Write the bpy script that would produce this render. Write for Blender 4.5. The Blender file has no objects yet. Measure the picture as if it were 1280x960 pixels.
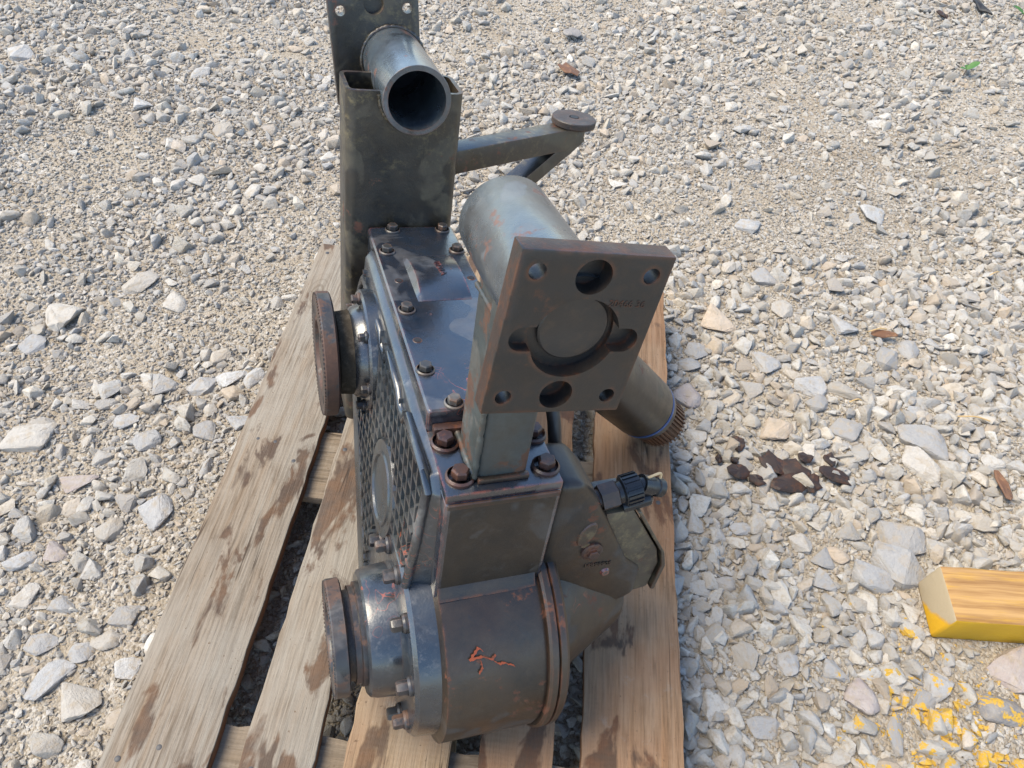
import bpy, bmesh, math, random
import numpy as np
from mathutils import Vector, Matrix

# ------------------------------------------------------------------ scene, camera, light
scene = bpy.context.scene
col = scene.collection
R = math.radians
scene.render.engine = 'CYCLES'
scene.cycles.use_denoising = True
scene.cycles.use_adaptive_sampling = False
scene.cycles.max_bounces = 6
scene.cycles.diffuse_bounces = 3
scene.cycles.glossy_bounces = 3

F_PX, YAW, PITCH, ROLL = 921.1, -0.04681, 0.86206, -0.07553
CAM_POS = Vector((0.53153, -0.13511, 1.26311))
fwd = Vector((math.sin(YAW)*math.cos(PITCH), math.cos(YAW)*math.cos(PITCH), -math.sin(PITCH)))
rgt0 = Vector((math.cos(YAW), -math.sin(YAW), 0)); dwn0 = fwd.cross(rgt0)
rgt = math.cos(ROLL)*rgt0 + math.sin(ROLL)*dwn0
dwn = -math.sin(ROLL)*rgt0 + math.cos(ROLL)*dwn0
cam_data = bpy.data.cameras.new('camera')
cam = bpy.data.objects.new('camera', cam_data); col.objects.link(cam)
cm = Matrix((rgt, -dwn, -fwd)).transposed().to_4x4(); cm.translation = CAM_POS
cam.matrix_world = cm
cam_data.sensor_fit = 'HORIZONTAL'; cam_data.sensor_width = 36.0
cam_data.lens = F_PX/1280*36.0
cam_data.clip_start = 0.02; cam_data.clip_end = 500
scene.camera = cam

SUN_EL, SUN_AZ = 60.0, -92.0        # degrees; azimuth clockwise from +Y
world = bpy.data.worlds.new('World'); scene.world = world; world.use_nodes = True
wn = world.node_tree; wn.nodes.clear()
sky = wn.nodes.new('ShaderNodeTexSky'); sky.sky_type = 'NISHITA'; sky.sun_disc = False
sky.sun_elevation = R(SUN_EL); sky.sun_rotation = R(SUN_AZ)
sky.air_density = 1.0; sky.dust_density = 0.5; sky.ozone_density = 1.2
bg = wn.nodes.new('ShaderNodeBackground'); bg.inputs['Strength'].default_value = 0.095
wo = wn.nodes.new('ShaderNodeOutputWorld')
wn.links.new(sky.outputs[0], bg.inputs[0]); wn.links.new(bg.outputs[0], wo.inputs[0])
sun_d = bpy.data.lights.new('sun', 'SUN'); sun_d.energy = 1.5; sun_d.angle = R(34); sun_d.color = (1.0, 0.89, 0.69)
sun = bpy.data.objects.new('sun', sun_d); col.objects.link(sun)
sdir = Vector((math.sin(R(SUN_AZ))*math.cos(R(SUN_EL)), math.cos(R(SUN_AZ))*math.cos(R(SUN_EL)), math.sin(R(SUN_EL))))
sun.rotation_euler = sdir.to_track_quat('Z', 'Y').to_euler(); sun.location = (0, 0, 6)
scene.view_settings.view_transform = 'Standard'; scene.view_settings.look = 'None'
scene.view_settings.gamma = 1.0; scene.view_settings.use_curve_mapping = False
scene.view_settings.exposure = 2.0

rng = np.random.default_rng(11)
random.seed(11)

def px_to_ground(px, py, z=0.0):
    d = rgt*((px-640)/F_PX) + dwn*((py-480)/F_PX) + fwd
    return CAM_POS + d*((z-CAM_POS.z)/d.z)
def project(P):
    q = Vector(P)-CAM_POS; k = q.dot(fwd)
    return 640+F_PX*q.dot(rgt)/k, 480+F_PX*q.dot(dwn)/k, k

# ------------------------------------------------------------------ node material helpers
class NM:
    def __init__(s, name):
        s.m = bpy.data.materials.new(name); s.m.use_nodes = True
        s.t = s.m.node_tree; s.t.nodes.clear()
        s.out = s.t.nodes.new('ShaderNodeOutputMaterial'); s.b = s.t.nodes.new('ShaderNodeBsdfPrincipled')
        s.t.links.new(s.b.outputs[0], s.out.inputs[0])
        s._co = None
    def n(s, typ, **kw):
        nd = s.t.nodes.new(typ)
        for k, v in kw.items(): setattr(nd, k, v)
        return nd
    def put(s, sock, v):
        if isinstance(v, bpy.types.NodeSocket): s.t.links.new(v, sock)
        elif isinstance(v, (tuple, list)) and sock.type == 'RGBA': sock.default_value = (*v[:3], 1)
        else: sock.default_value = v
    def co(s, scale=(1, 1, 1), rnd=False):
        if s._co is None: s._co = s.n('ShaderNodeTexCoord').outputs['Object']
        src = s._co
        mp = s.n('ShaderNodeMapping'); s.put(mp.inputs['Vector'], src); mp.inputs['Scale'].default_value = scale
        if rnd:
            oi = s.n('ShaderNodeObjectInfo'); mu = s.n('ShaderNodeMath', operation='MULTIPLY')
            s.put(mu.inputs[0], oi.outputs['Random']); mu.inputs[1].default_value = 37.0
            cx = s.n('ShaderNodeCombineXYZ')
            for i in range(3): s.put(cx.inputs[i], mu.outputs[0])
            s.put(mp.inputs['Location'], cx.outputs[0])
        return mp.outputs[0]
    def noise(s, vec, scale, detail=4, rough=.55, dist=0.0, col=False):
        nd = s.n('ShaderNodeTexNoise'); s.put(nd.inputs['Vector'], vec)
        nd.inputs['Scale'].default_value = scale; nd.inputs['Detail'].default_value = detail
        nd.inputs['Roughness'].default_value = rough; nd.inputs['Distortion'].default_value = dist
        return nd.outputs['Color' if col else 'Fac']
    def vor(s, vec, scale, feature='F1', out='Distance', rnd=1.0):
        nd = s.n('ShaderNodeTexVoronoi', feature=feature); s.put(nd.inputs['Vector'], vec)
        nd.inputs['Scale'].default_value = scale; nd.inputs['Randomness'].default_value = rnd
        return nd.outputs[out]
    def ramp(s, fac, *stops, interp='LINEAR'):
        nd = s.n('ShaderNodeValToRGB'); s.put(nd.inputs[0], fac); cr = nd.color_ramp; cr.interpolation = interp
        while len(cr.elements) < len(stops): cr.elements.new(.5)
        for e, (p, c) in zip(cr.elements, stops):
            e.position = p; e.color = (c, c, c, 1) if isinstance(c, (int, float)) else (*c, 1)
        return nd.outputs[0]
    def mix(s, fac, a, b, blend='MIX'):
        nd = s.n('ShaderNodeMix', data_type='RGBA', blend_type=blend)
        s.put(nd.inputs[0], fac); s.put(nd.inputs[6], a); s.put(nd.inputs[7], b)
        return nd.outputs[2]
    def math(s, op, a, b=0.0, clamp=False):
        nd = s.n('ShaderNodeMath', operation=op, use_clamp=clamp); s.put(nd.inputs[0], a); s.put(nd.inputs[1], b)
        return nd.outputs[0]
    def bump(s, h, strength=.3, dist=.002, prev=None):
        nd = s.n('ShaderNodeBump'); s.put(nd.inputs['Height'], h)
        nd.inputs['Strength'].default_value = strength; nd.inputs['Distance'].default_value = dist
        if prev is not None: s.put(nd.inputs['Normal'], prev)
        return nd.outputs[0]
    def edge(s, radius=.006, lo=.02, hi=.20):
        bv = s.n('ShaderNodeBevel', samples=4); bv.inputs['Radius'].default_value = radius
        ge = s.n('ShaderNodeNewGeometry'); dp = s.n('ShaderNodeVectorMath', operation='DOT_PRODUCT')
        s.put(dp.inputs[0], bv.outputs[0]); s.put(dp.inputs[1], ge.outputs['Normal'])
        return s.ramp(s.math('SUBTRACT', 1.0, dp.outputs['Value']), (lo, 0.0), (hi, 1.0))
    def fin(s, base=None, rough=None, normal=None, metal=None, spec=None, coat=None):
        for nm, v in (('Base Color', base), ('Roughness', rough), ('Normal', normal), ('Metallic', metal), ('Specular IOR Level', spec), ('Coat Weight', coat)):
            if v is not None: s.put(s.b.inputs[nm], v)
        return s.m

def mat_paint(name, c1, c2, dust=(.20, .19, .175), dust_amt=.56, rust_amt=.66, edge_rust=.8, rough=(.28, .55), rustc=(.15, .048, .018), dark_amt=.6, spec=.6, scratch=0.0, edgec=None, film=.6, coat=0.0, scuff=.35, scuffc=None):
    m = NM(name); c = m.co()
    base = m.mix(m.ramp(m.noise(c, 8, 8, .68), (.38, 0.0), (.60, 1.0)), c1, c2)
    # faded dusty patches with clear outlines
    d = m.ramp(m.noise(c, 13, 3, .45, .6), (dust_amt, 0.0), (dust_amt+.035, 1.0))
    d2 = m.math('MULTIPLY', d, m.ramp(m.noise(c, 60, 4), (.3, .25), (.6, .7)))
    base = m.mix(d2, base, dust)
    # dirt film
    base = m.mix(m.math('MULTIPLY', m.ramp(m.noise(c, 34, 8, .7), (.42, 0.0), (.68, 1.0)), film), base, (.030, .0205, .0125))
    # scuffed, mottled areas
    sc0 = m.math('MULTIPLY', m.ramp(m.noise(c, 85, 9, .78), (.50, 0.0), (.64, 1.0)), m.ramp(m.noise(c, 6.5, 4, .6, .8), (.46, 0.0), (.60, scuff)))
    base = m.mix(sc0, base, scuffc or dust)
    # oil dark
    base = m.mix(m.math('MULTIPLY', m.ramp(m.noise(c, 7.3, 5, .6, 1.2), (dark_amt, 0.0), (dark_amt+.06, 1.0)), .7), base, (.012, .012, .012))
    # rust blooms + edges
    rc = m.mix(m.noise(c, 120, 4), rustc, (rustc[0]*.35, rustc[1]*.4, rustc[2]*.5))
    r1 = m.ramp(m.math('ADD', m.noise(c, 18, 8, .7), m.math('MULTIPLY', m.noise(c, 110, 3), .12)), (rust_amt, 0.0), (rust_amt+.05, 1.0))
    e = m.math('MULTIPLY', m.edge(), m.ramp(m.noise(c, 45, 6, .65), (.42, 0.0), (.58, edge_rust)))
    rm = m.math('MAXIMUM', r1, e)
    base = m.mix(r1, base, rc); base = m.mix(e, base, edgec or rc)
    if scratch:
        sc_ = m.ramp(m.noise(c, 26, 2, .4, 2.0), (.488, 0.0), (.496, 1.0), (.502, 1.0), (.51, 0.0))
        sc_ = m.math('MULTIPLY', sc_, m.ramp(m.noise(c, 8, 2), (.60, 0.0), (.66, scratch)))
        base = m.mix(sc_, base, (.42, .085, .03))
    ro = m.math('ADD', m.ramp(m.noise(c, 22, 6, .6), (.3, rough[0]), (.7, rough[1])), m.math('MULTIPLY', m.math('MAXIMUM', rm, d2), .3), clamp=True)
    nb = m.bump(m.noise(c, 420, 3, .6), .22, .0008)
    nb = m.bump(m.noise(c, 130, 4, .6), .16, .0012, nb)
    nb = m.bump(m.noise(c, 38, 5), .16, .002, nb)
    m.b.inputs['Coat Roughness'].default_value = .16
    return m.fin(base, ro, nb, 0.0, spec, coat)

def mat_rust(name, c1, c2, c3, rough=.8, spec=.35, bs=.35, edgec=None):
    m = NM(name); c = m.co()
    base = m.mix(m.ramp(m.noise(c, 16, 8, .65), (.35, 0.0), (.62, 1.0)), c1, c2)
    base = m.mix(m.ramp(m.noise(c, 70, 6, .7), (.5, 0.0), (.72, 1.0)), base, c3)
    if edgec:
        e = m.math('MULTIPLY', m.edge(.008, .02, .25), m.ramp(m.noise(c, 26, 8, .72), (.47, 0.0), (.58, 1.0)))
        e = m.math('MAXIMUM', e, m.ramp(m.noise(c, 13, 7, .7), (.60, 0.0), (.68, .8)))
        base = m.mix(e, base, m.mix(m.noise(c, 130, 4), edgec, tuple(x*.4 for x in edgec)))
    nb = m.bump(m.noise(c, 300, 4, .7), bs, .0012)
    nb = m.bump(m.noise(c, 60, 4), bs*.6, .002, nb)
    return m.fin(base, m.ramp(m.noise(c, 30, 4), (.3, rough-.22), (.7, rough)), nb, 0.0, spec)

def mat_plain(name, c, rough=.5, var=.3, spec=.5):
    m = NM(name); v = m.co()
    base = m.mix(m.noise(v, 60, 5), tuple(x*(1-var) for x in c), tuple(x*(1+var) for x in c))
    return m.fin(base, m.ramp(m.noise(v, 90, 3), (.3, rough-.1), (.7, rough+.1)), m.bump(m.noise(v, 220, 3), .12, .001), 0.0, spec)

M = {}
M['casing'] = mat_paint('casing_paint', (.005, .009, .016), (.014, .019, .028), dust=(.075, .075, .078), dust_amt=.555, rust_amt=.70, scratch=.9, dark_amt=.64, rough=(.16, .32), spec=1.0, edgec=(.30, .065, .03), film=.4, coat=.4)
M['barrel'] = mat_paint('barrel_paint', (.009, .0074, .0058), (.033, .0200, .0108), dust=(.055, .047, .039), dust_amt=.60, rust_amt=.66, edge_rust=1.0, rough=(.30, .52), dark_amt=.56, scratch=.6, spec=.6)
M['block'] = mat_paint('block_front_paint', (.010, .0088, .0075), (.026, .019, .0135), dust=(.070, .062, .054), dust_amt=.57, rust_amt=.70, edge_rust=1.0, rough=(.30, .50), dark_amt=.60, spec=.5, edgec=(.24, .065, .028))
M['cover'] = mat_paint('cover_paint', (.007, .012, .019), (.018, .024, .030), dust_amt=.66, rust_amt=.76, edge_rust=.25, rough=(.20, .40), scratch=.55, dark_amt=.60, spec=.9, film=.4, coat=.35)
M['bracket'] = mat_paint('bracket_paint', (.007, .0080, .0080), (.026, .0215, .0142), dust=(.085, .068, .038), dust_amt=.56, rust_amt=.68, edge_rust=.7, rough=(.26, .46), dark_amt=.60, spec=.8, scuff=.9, scuffc=(.13, .102, .048))
M['tube'] = mat_paint('tube_paint', (.027, .036, .044), (.060, .075, .084), dust=(.11, .12, .125), dust_amt=.59, rust_amt=.635, edge_rust=.9, rough=(.22, .38), dark_amt=.61, spec=1.0, film=.4, coat=.3, scuff=.5)
M['post'] = mat_paint('post_paint', (.032, .041, .041), (.062, .070, .064), dust=(.095, .088, .075), dust_amt=.55, rust_amt=.60, edge_rust=.7, rough=(.32, .55), rustc=(.115, .050, .024))
M['plate'] = mat_rust('plate_rust', (.0200, .0160, .0132), (.0140, .0122, .0108), (.031, .019, .0125), .52, .6, .22, edgec=(.15, .050, .018))
M['plate_edge'] = mat_rust('plate_edge_rust', (.050, .029, .022), (.032, .025, .021), (.085, .034, .016), .55, edgec=(.24, .078, .026))
M['flange_rust'] = mat_rust('flange_rust', (.058, .035, .024), (.030, .024, .021), (.10, .045, .022), .6, .5, .5)
M['flange_paint'] = mat_paint('flange_paint', (.014, .018, .024), (.028, .029, .030), dust=(.10, .09, .085), dust_amt=.62, rust_amt=.58, edge_rust=1.0, rough=(.25, .5), rustc=(.13, .07, .045))
M['flange_worn'] = mat_paint('flange_worn_paint', (.012, .016, .022), (.030, .027, .024), dust=(.12, .11, .10), dust_amt=.60, rust_amt=.50, edge_rust=1.0, rough=(.28, .5), rustc=(.10, .045, .024), scuff=.6)
M['dusty'] = mat_rust('dusty_collar', (.075, .058, .040), (.045, .037, .027), (.13, .105, .075), .95, .1, .9)
M['bolt'] = mat_paint('bolt_paint', (.020, .023, .026), (.045, .044, .040), dust=(.14, .13, .12), dust_amt=.54, rust_amt=.60, edge_rust=.9, rough=(.25, .5), rustc=(.17, .078, .036))
M['bolt_rust'] = mat_rust('bolt_rust', (.060, .028, .019), (.030, .018, .017), (.12, .045, .02), .5, .5, .4)
M['cover_light'] = mat_paint('cover_face_paint', (.020, .028, .034), (.042, .050, .052), dust=(.085, .085, .08), dust_amt=.60, rust_amt=.76, edge_rust=.2, rough=(.20, .38), scratch=.6, dark_amt=.64, spec=.8)
M['plug'] = mat_rust('worn_plug', (.034, .028, .023), (.024, .020, .017), (.055, .036, .024), .5, .6, .2)
M['spline'] = mat_rust('spline_rust', (.10, .042, .020), (.055, .027, .016), (.16, .07, .03), .65, .4, .4)
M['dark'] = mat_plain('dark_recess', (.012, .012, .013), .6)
M['rubber'] = mat_plain('black_rubber', (.014, .014, .015), .42)
M['plastic'] = mat_plain('black_plastic', (.010, .011, .013), .3, .2)
M['brass'] = mat_rust('sensor_rust', (.060, .034, .022), (.036, .024, .018), (.10, .048, .025), .5, .5, .25)
M['seal'] = mat_plain('blue_seal', (.02, .07, .20), .4)
M['wire'] = mat_plain('wire_tip', (.6, .42, .22), .5)

# ------------------------------------------------------------------ mesh helpers
def finish(bm, name, mat, parent=None, loc=(0, 0, 0), smooth=35, bevel=0.0, seg=2, bevel_ang=28):
    bmesh.ops.remove_doubles(bm, verts=bm.verts, dist=1e-6)
    bmesh.ops.recalc_face_normals(bm, faces=bm.faces)
    if bevel:
        es = [e for e in bm.edges if len(e.link_faces) == 2 and e.calc_face_angle(0) > R(bevel_ang)]
        bmesh.ops.bevel(bm, geom=es, offset=bevel, segments=seg, profile=.6, affect='EDGES', clamp_overlap=True)
    me = bpy.data.meshes.new(name); bm.to_mesh(me); bm.free()
    return link(me, name, mat, parent, loc, smooth)
def link(me, name, mat, parent=None, loc=(0, 0, 0), smooth=35):
    if smooth:
        me.polygons.foreach_set('use_smooth', [True]*len(me.polygons)); me.set_sharp_from_angle(angle=R(smooth))
    mats = mat if isinstance(mat, (list, tuple)) else [mat]
    if not me.materials:
        for mm in mats: me.materials.append(mm)
    o = bpy.data.objects.new(name, me); col.objects.link(o)
    if parent: o.parent = parent
    o.location = loc
    return o
def tag(o, label=None, cat=None, group=None, kind=None):
    if label: o['label'] = label
    if cat: o['category'] = cat
    if group: o['group'] = group
    if kind: o['kind'] = kind
    return o
def box(lo, hi, bm=None, mtx=None):
    bm = bm or bmesh.new()
    vs = [bm.verts.new((x, y, z)) for x in (lo[0], hi[0]) for y in (lo[1], hi[1]) for z in (lo[2], hi[2])]
    for f in ((0, 1, 3, 2), (4, 6, 7, 5), (0, 4, 5, 1), (2, 3, 7, 6), (0, 2, 6, 4), (1, 5, 7, 3)): bm.faces.new([vs[i] for i in f])
    if mtx is not None: bmesh.ops.transform(bm, matrix=mtx, verts=vs)
    return bm
AX = {'x': (1, 2, 0), 'y': (2, 0, 1), 'z': (0, 1, 2)}      # (u, v, axis) index
def pt(axis, u, v, w):
    a, b, c = AX[axis]; q = [0, 0, 0]; q[a] = u; q[b] = v; q[c] = w; return q
def prism(poly, axis, lo, hi, bm=None, poly2=None):
    bm = bm or bmesh.new(); poly2 = poly2 or poly
    A = [bm.verts.new(pt(axis, u, v, lo)) for u, v in poly]; B = [bm.verts.new(pt(axis, u, v, hi)) for u, v in poly2]
    n = len(poly)
    bm.faces.new(A[::-1]); bm.faces.new(B)
    for i in range(n): bm.faces.new((A[i], A[(i+1) % n], B[(i+1) % n], B[i]))
    return bm
def lathe(prof, axis, c=(0, 0), seg=48, bm=None, closed=False):
    """prof: (w along axis, r); c: centre in the other two coordinates; ends with r=0 are capped by a point"""
    bm = bm or bmesh.new(); rings = []
    for w, r in prof:
        if r < 1e-6: rings.append([bm.verts.new(pt(axis, c[0], c[1], w))])
        else: rings.append([bm.verts.new(pt(axis, c[0]+r*math.cos(2*math.pi*i/seg), c[1]+r*math.sin(2*math.pi*i/seg), w)) for i in range(seg)])
    pairs = list(zip(rings, rings[1:])) + ([(rings[-1], rings[0])] if closed else [])
    for A, B in pairs:
        for i in range(seg):
            j = (i+1) % seg
            if len(A) == 1 and len(B) == 1: continue
            if len(A) == 1: bm.faces.new((A[0], B[i], B[j]))
            elif len(B) == 1: bm.faces.new((A[i], A[j], B[0]))
            else: bm.faces.new((A[i], A[j], B[j], B[i]))
    return bm
def sweep(pts, rad, seg=14, bm=None):
    bm = bm or bmesh.new(); pts = [Vector(p) for p in pts]; rings = []
    up = Vector((.3, .2, 1)).normalized()
    for i, p in enumerate(pts):
        d = (pts[min(i+1, len(pts)-1)]-pts[max(i-1, 0)]).normalized()
        a = d.cross(up).normalized(); b = d.cross(a)
        r = rad[i] if isinstance(rad, (list, tuple)) else rad
        rings.append([bm.verts.new(p+(a*math.cos(2*math.pi*k/seg)+b*math.sin(2*math.pi*k/seg))*r) for k in range(seg)])
    for A, B in zip(rings, rings[1:]):
        for k in range(seg): bm.faces.new((A[k], A[(k+1) % seg], B[(k+1) % seg], B[k]))
    bm.faces.new(rings[0][::-1]); bm.faces.new(rings[-1])
    return bm
def spline(ctrl, n=24):
    P = [Vector(c) for c in ctrl]; P = [P[0]*2-P[1]]+P+[P[-1]*2-P[-2]]; out = []
    for i in range(1, len(P)-2):
        for k in range(n):
            t = k/n
            out.append(.5*((2*P[i])+(P[i+1]-P[i-1])*t+(2*P[i-1]-5*P[i]+4*P[i+1]-P[i+2])*t*t+(3*P[i]-P[i-1]-3*P[i+1]+P[i+2])*t**3))
    return out+[P[-2]]
def arc(cx, cy, r, a0, a1, n):
    return [(cx+r*math.cos(R(a0+(a1-a0)*i/n)), cy+r*math.sin(R(a0+(a1-a0)*i/n))) for i in range(n+1)]
def hull2(pts):
    pts = sorted(set((round(a, 6), round(b, 6)) for a, b in pts))
    def half(ps):
        h = []
        for p in ps:
            while len(h) > 1 and (h[-1][0]-h[-2][0])*(p[1]-h[-2][1])-(h[-1][1]-h[-2][1])*(p[0]-h[-2][0]) <= 0: h.pop()
            h.append(p)
        return h
    a = half(pts); b = half(pts[::-1]); return a[:-1]+b[:-1]
def inset(poly, d):
    """inward offset of a convex counter-clockwise polygon"""
    n = len(poly); L = []
    for i in range(n):
        a = Vector(poly[i]); b = Vector(poly[(i+1) % n]); t = (b-a).normalized(); nn = Vector((-t.y, t.x)); L.append((a+nn*d, t))
    out = []
    for i in range(n):
        (p, t), (q, u) = L[i-1], L[i]; den = t.x*u.y-t.y*u.x
        if abs(den) < 1e-6: out.append((q.x, q.y)); continue
        s = ((q.x-p.x)*u.y-(q.y-p.y)*u.x)/den; w = p+t*s; out.append((w.x, w.y))
    return out
def boolean(o, cutters):
    for c in cutters:
        md = o.modifiers.new('cut', 'BOOLEAN'); md.operation = 'DIFFERENCE'; md.solver = 'EXACT'; md.object = c
    dg = bpy.context.evaluated_depsgraph_get(); dg.update()
    me = bpy.data.meshes.new_from_object(o.evaluated_get(dg)); o.modifiers.clear()
    nm = o.data.name; o.data = me; me.name = nm
    me.polygons.foreach_set('use_smooth', [True]*len(me.polygons)); me.set_sharp_from_angle(angle=R(30))
    for c in cutters: bpy.data.objects.remove(c)
def text_mesh(txt, size, extr, name):
    cu = bpy.data.curves.new(name, 'FONT'); cu.body = txt; cu.size = size; cu.extrude = extr; cu.align_x = 'CENTER'; cu.align_y = 'CENTER'
    cu.resolution_u = 3
    t = bpy.data.objects.new(name, cu); col.objects.link(t)
    dg = bpy.context.evaluated_depsgraph_get(); me = bpy.data.meshes.new_from_object(t.evaluated_get(dg))
    bpy.data.objects.remove(t); return me

# ------------------------------------------------------------------ ground and gravel
def vnoise(x, y, cell, seed):
    g = np.random.default_rng(seed).random((256, 256))
    xs = x/cell+64; ys = y/cell+64
    xi = np.floor(xs).astype(int); yi = np.floor(ys).astype(int); fx = xs-xi; fy = ys-yi
    fx = fx*fx*(3-2*fx); fy = fy*fy*(3-2*fy); G = lambda a, b: g[a % 256, b % 256]
    return (G(xi, yi)*(1-fx)+G(xi+1, yi)*fx)*(1-fy)+(G(xi, yi+1)*(1-fx)+G(xi+1, yi+1)*fx)*fy
def ground_h(x, y):
    x = np.asarray(x, float); y = np.asarray(y, float)
    h = .030*(vnoise(x, y, .9, 1)-.5)+.016*(vnoise(x, y, .28, 2)-.5)+.006*(vnoise(x, y, .09, 3)-.5)
    dx = np.maximum(np.maximum(-.12-x, x-.92), 0); dy = np.maximum(np.maximum(-.15-y, y-1.35), 0)
    k = np.clip(np.hypot(dx, dy)/.3, 0, 1)
    far = np.clip((12-np.hypot(x, y))/4, 0, 1)
    return h*(.12+.88*k)*far - .006

def axis_pts(lo, hi, step, outer):
    a = list(np.arange(lo, hi+1e-6, step)); o = []
    d = step
    while a[-1] < outer: d *= 1.35; a.append(a[-1]+d)
    d = step
    while a[0] > -outer: d *= 1.35; a.insert(0, a[0]-d)
    return np.array(a)
gx = axis_pts(-2.2, 3.2, .03, 60); gy = axis_pts(-.6, 4.2, .03, 60)
GX, GY = np.meshgrid(gx, gy, indexing='ij'); GZ = ground_h(GX, GY)
nv = np.stack([GX.ravel(), GY.ravel(), GZ.ravel()], 1)
ni, nj = GX.shape; I = np.arange(ni*nj).reshape(ni, nj)
quads = np.stack([I[:-1, :-1], I[1:, :-1], I[1:, 1:], I[:-1, 1:]], -1).reshape(-1, 4)
me = bpy.data.meshes.new('ground'); me.from_pydata(nv.tolist(), [], quads.tolist()); me.update()

def mat_ground():
    m = NM('dirt_and_grit'); c = m.co()
    big = m.noise(c, 1.7, 5, .6)
    soil = m.mix(m.ramp(big, (.35, 0.0), (.65, 1.0)), (.26, .205, .140), (.34, .285, .21))
    v1 = m.n('ShaderNodeTexVoronoi'); m.put(v1.inputs['Vector'], c); v1.inputs['Scale'].default_value = 170
    v2 = m.n('ShaderNodeTexVoronoi'); m.put(v2.inputs['Vector'], c); v2.inputs['Scale'].default_value = 340
    sep = m.n('ShaderNodeSeparateColor'); m.put(sep.inputs[0], v1.outputs['Color'])
    sep2 = m.n('ShaderNodeSeparateColor'); m.put(sep2.inputs[0], v2.outputs['Color'])
    grit = m.ramp(sep.outputs[0], (0.0, (.15, .125, .095)), (.3, (.29, .26, .215)), (.6, (.40, .375, .33)), (1.0, (.54, .515, .47)))
    grit2 = m.ramp(sep2.outputs[1], (0.0, (.17, .135, .095)), (.5, (.34, .29, .22)), (1.0, (.50, .46, .40)))
    fine = m.mix(m.ramp(sep.outputs[1], (.45, 0.0), (.5, 1.0)), grit2, grit)
    base = m.mix(m.ramp(m.noise(c, 6, 6, .65), (.38, .25), (.62, .85)), soil, fine)
    h = m.math('SUBTRACT', 1.0, m.math('MULTIPLY', v1.outputs['Distance'], 1.2))
    nb = m.bump(h, .7, .004); nb = m.bump(m.math('SUBTRACT', 1.0, v2.outputs['Distance']), .6, .002, nb)
    return m.fin(base, .95, nb, 0.0, .15)
tag(link(me, 'ground', mat_ground(), smooth=0), kind='structure')

YP = px_to_ground(1175, 915)
def mat_stone(name, tones, paint=True):
    m = NM(name); c = m.co(rnd=True)
    oi = m.n('ShaderNodeObjectInfo').outputs['Random']
    wn_ = m.n('ShaderNodeTexWhiteNoise', noise_dimensions='1D'); m.put(wn_.inputs['W'], m.math('MULTIPLY', oi, 91.7))
    base = m.ramp(oi, *tones)
    base = m.mix(m.math('MULTIPLY', wn_.outputs['Value'], .40), base, (.20, .185, .165))
    base = m.mix(m.math('MULTIPLY', m.ramp(m.noise(c, 1.6, 6, .65), (.35, 0.0), (.7, 1.0)), .45), base, m.mix(wn_.outputs['Value'], (.56, .53, .48), (.33, .28, .22)))
    base = m.mix(m.math('MULTIPLY', m.ramp(m.noise(c, 7, 6, .7), (.5, 0.0), (.75, 1.0)), .35), base, (.25, .23, .21))
    # earthy dust that sits in blotches
    base = m.mix(m.math('MULTIPLY', m.ramp(m.noise(c, 2.3, 4, .6), (.50, 0.0), (.66, 1.0)), .65), base, (.38, .305, .215))
    if paint:
        g = m.n('ShaderNodeNewGeometry').outputs['Position']
        vs = m.n('ShaderNodeVectorMath', operation='DISTANCE'); m.put(vs.inputs[0], g); vs.inputs[1].default_value = (YP.x+.03, YP.y, .02)
        near = m.ramp(vs.outputs['Value'], (.10, .13), (.30, -.12)) if False else m.math('SUBTRACT', .14, m.math('MULTIPLY', vs.outputs['Value'], .72))
        nz = m.noise(g, 36, 5, .6)
        pm = m.ramp(m.math('ADD', nz, near), (.63, 0.0), (.645, 1.0))
        base = m.mix(m.math('MULTIPLY', pm, m.ramp(m.noise(g, 210, 3), (.30, .35), (.5, 1.0))), base, (.60, .36, .05))
    nb = m.bump(m.noise(c, 5, 6, .7), .45, .05); nb = m.bump(m.noise(c, 26, 4, .7), .25, .02, nb)
    return m.fin(base, .85, nb, 0.0, .25)
TONES = ((0.0, (0.420, 0.392, 0.349)), (.16, (0.546, 0.508, 0.442)), (.30, (0.357, 0.347, 0.330)), (.44, (0.588, 0.523, 0.423)), (.58, (0.462, 0.427, 0.367)), (.72, (0.630, 0.588, 0.512)), (.84, (0.493, 0.372, 0.246)), (.92, (0.378, 0.367, 0.349)), (1.0, (0.567, 0.482, 0.367)))
M['stone'] = mat_stone('limestone_gravel', TONES)
M['grit'] = mat_stone('limestone_grit', tuple((p, (c[0]*.80, c[1]*.76, c[2]*.70)) for p, c in TONES))

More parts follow.
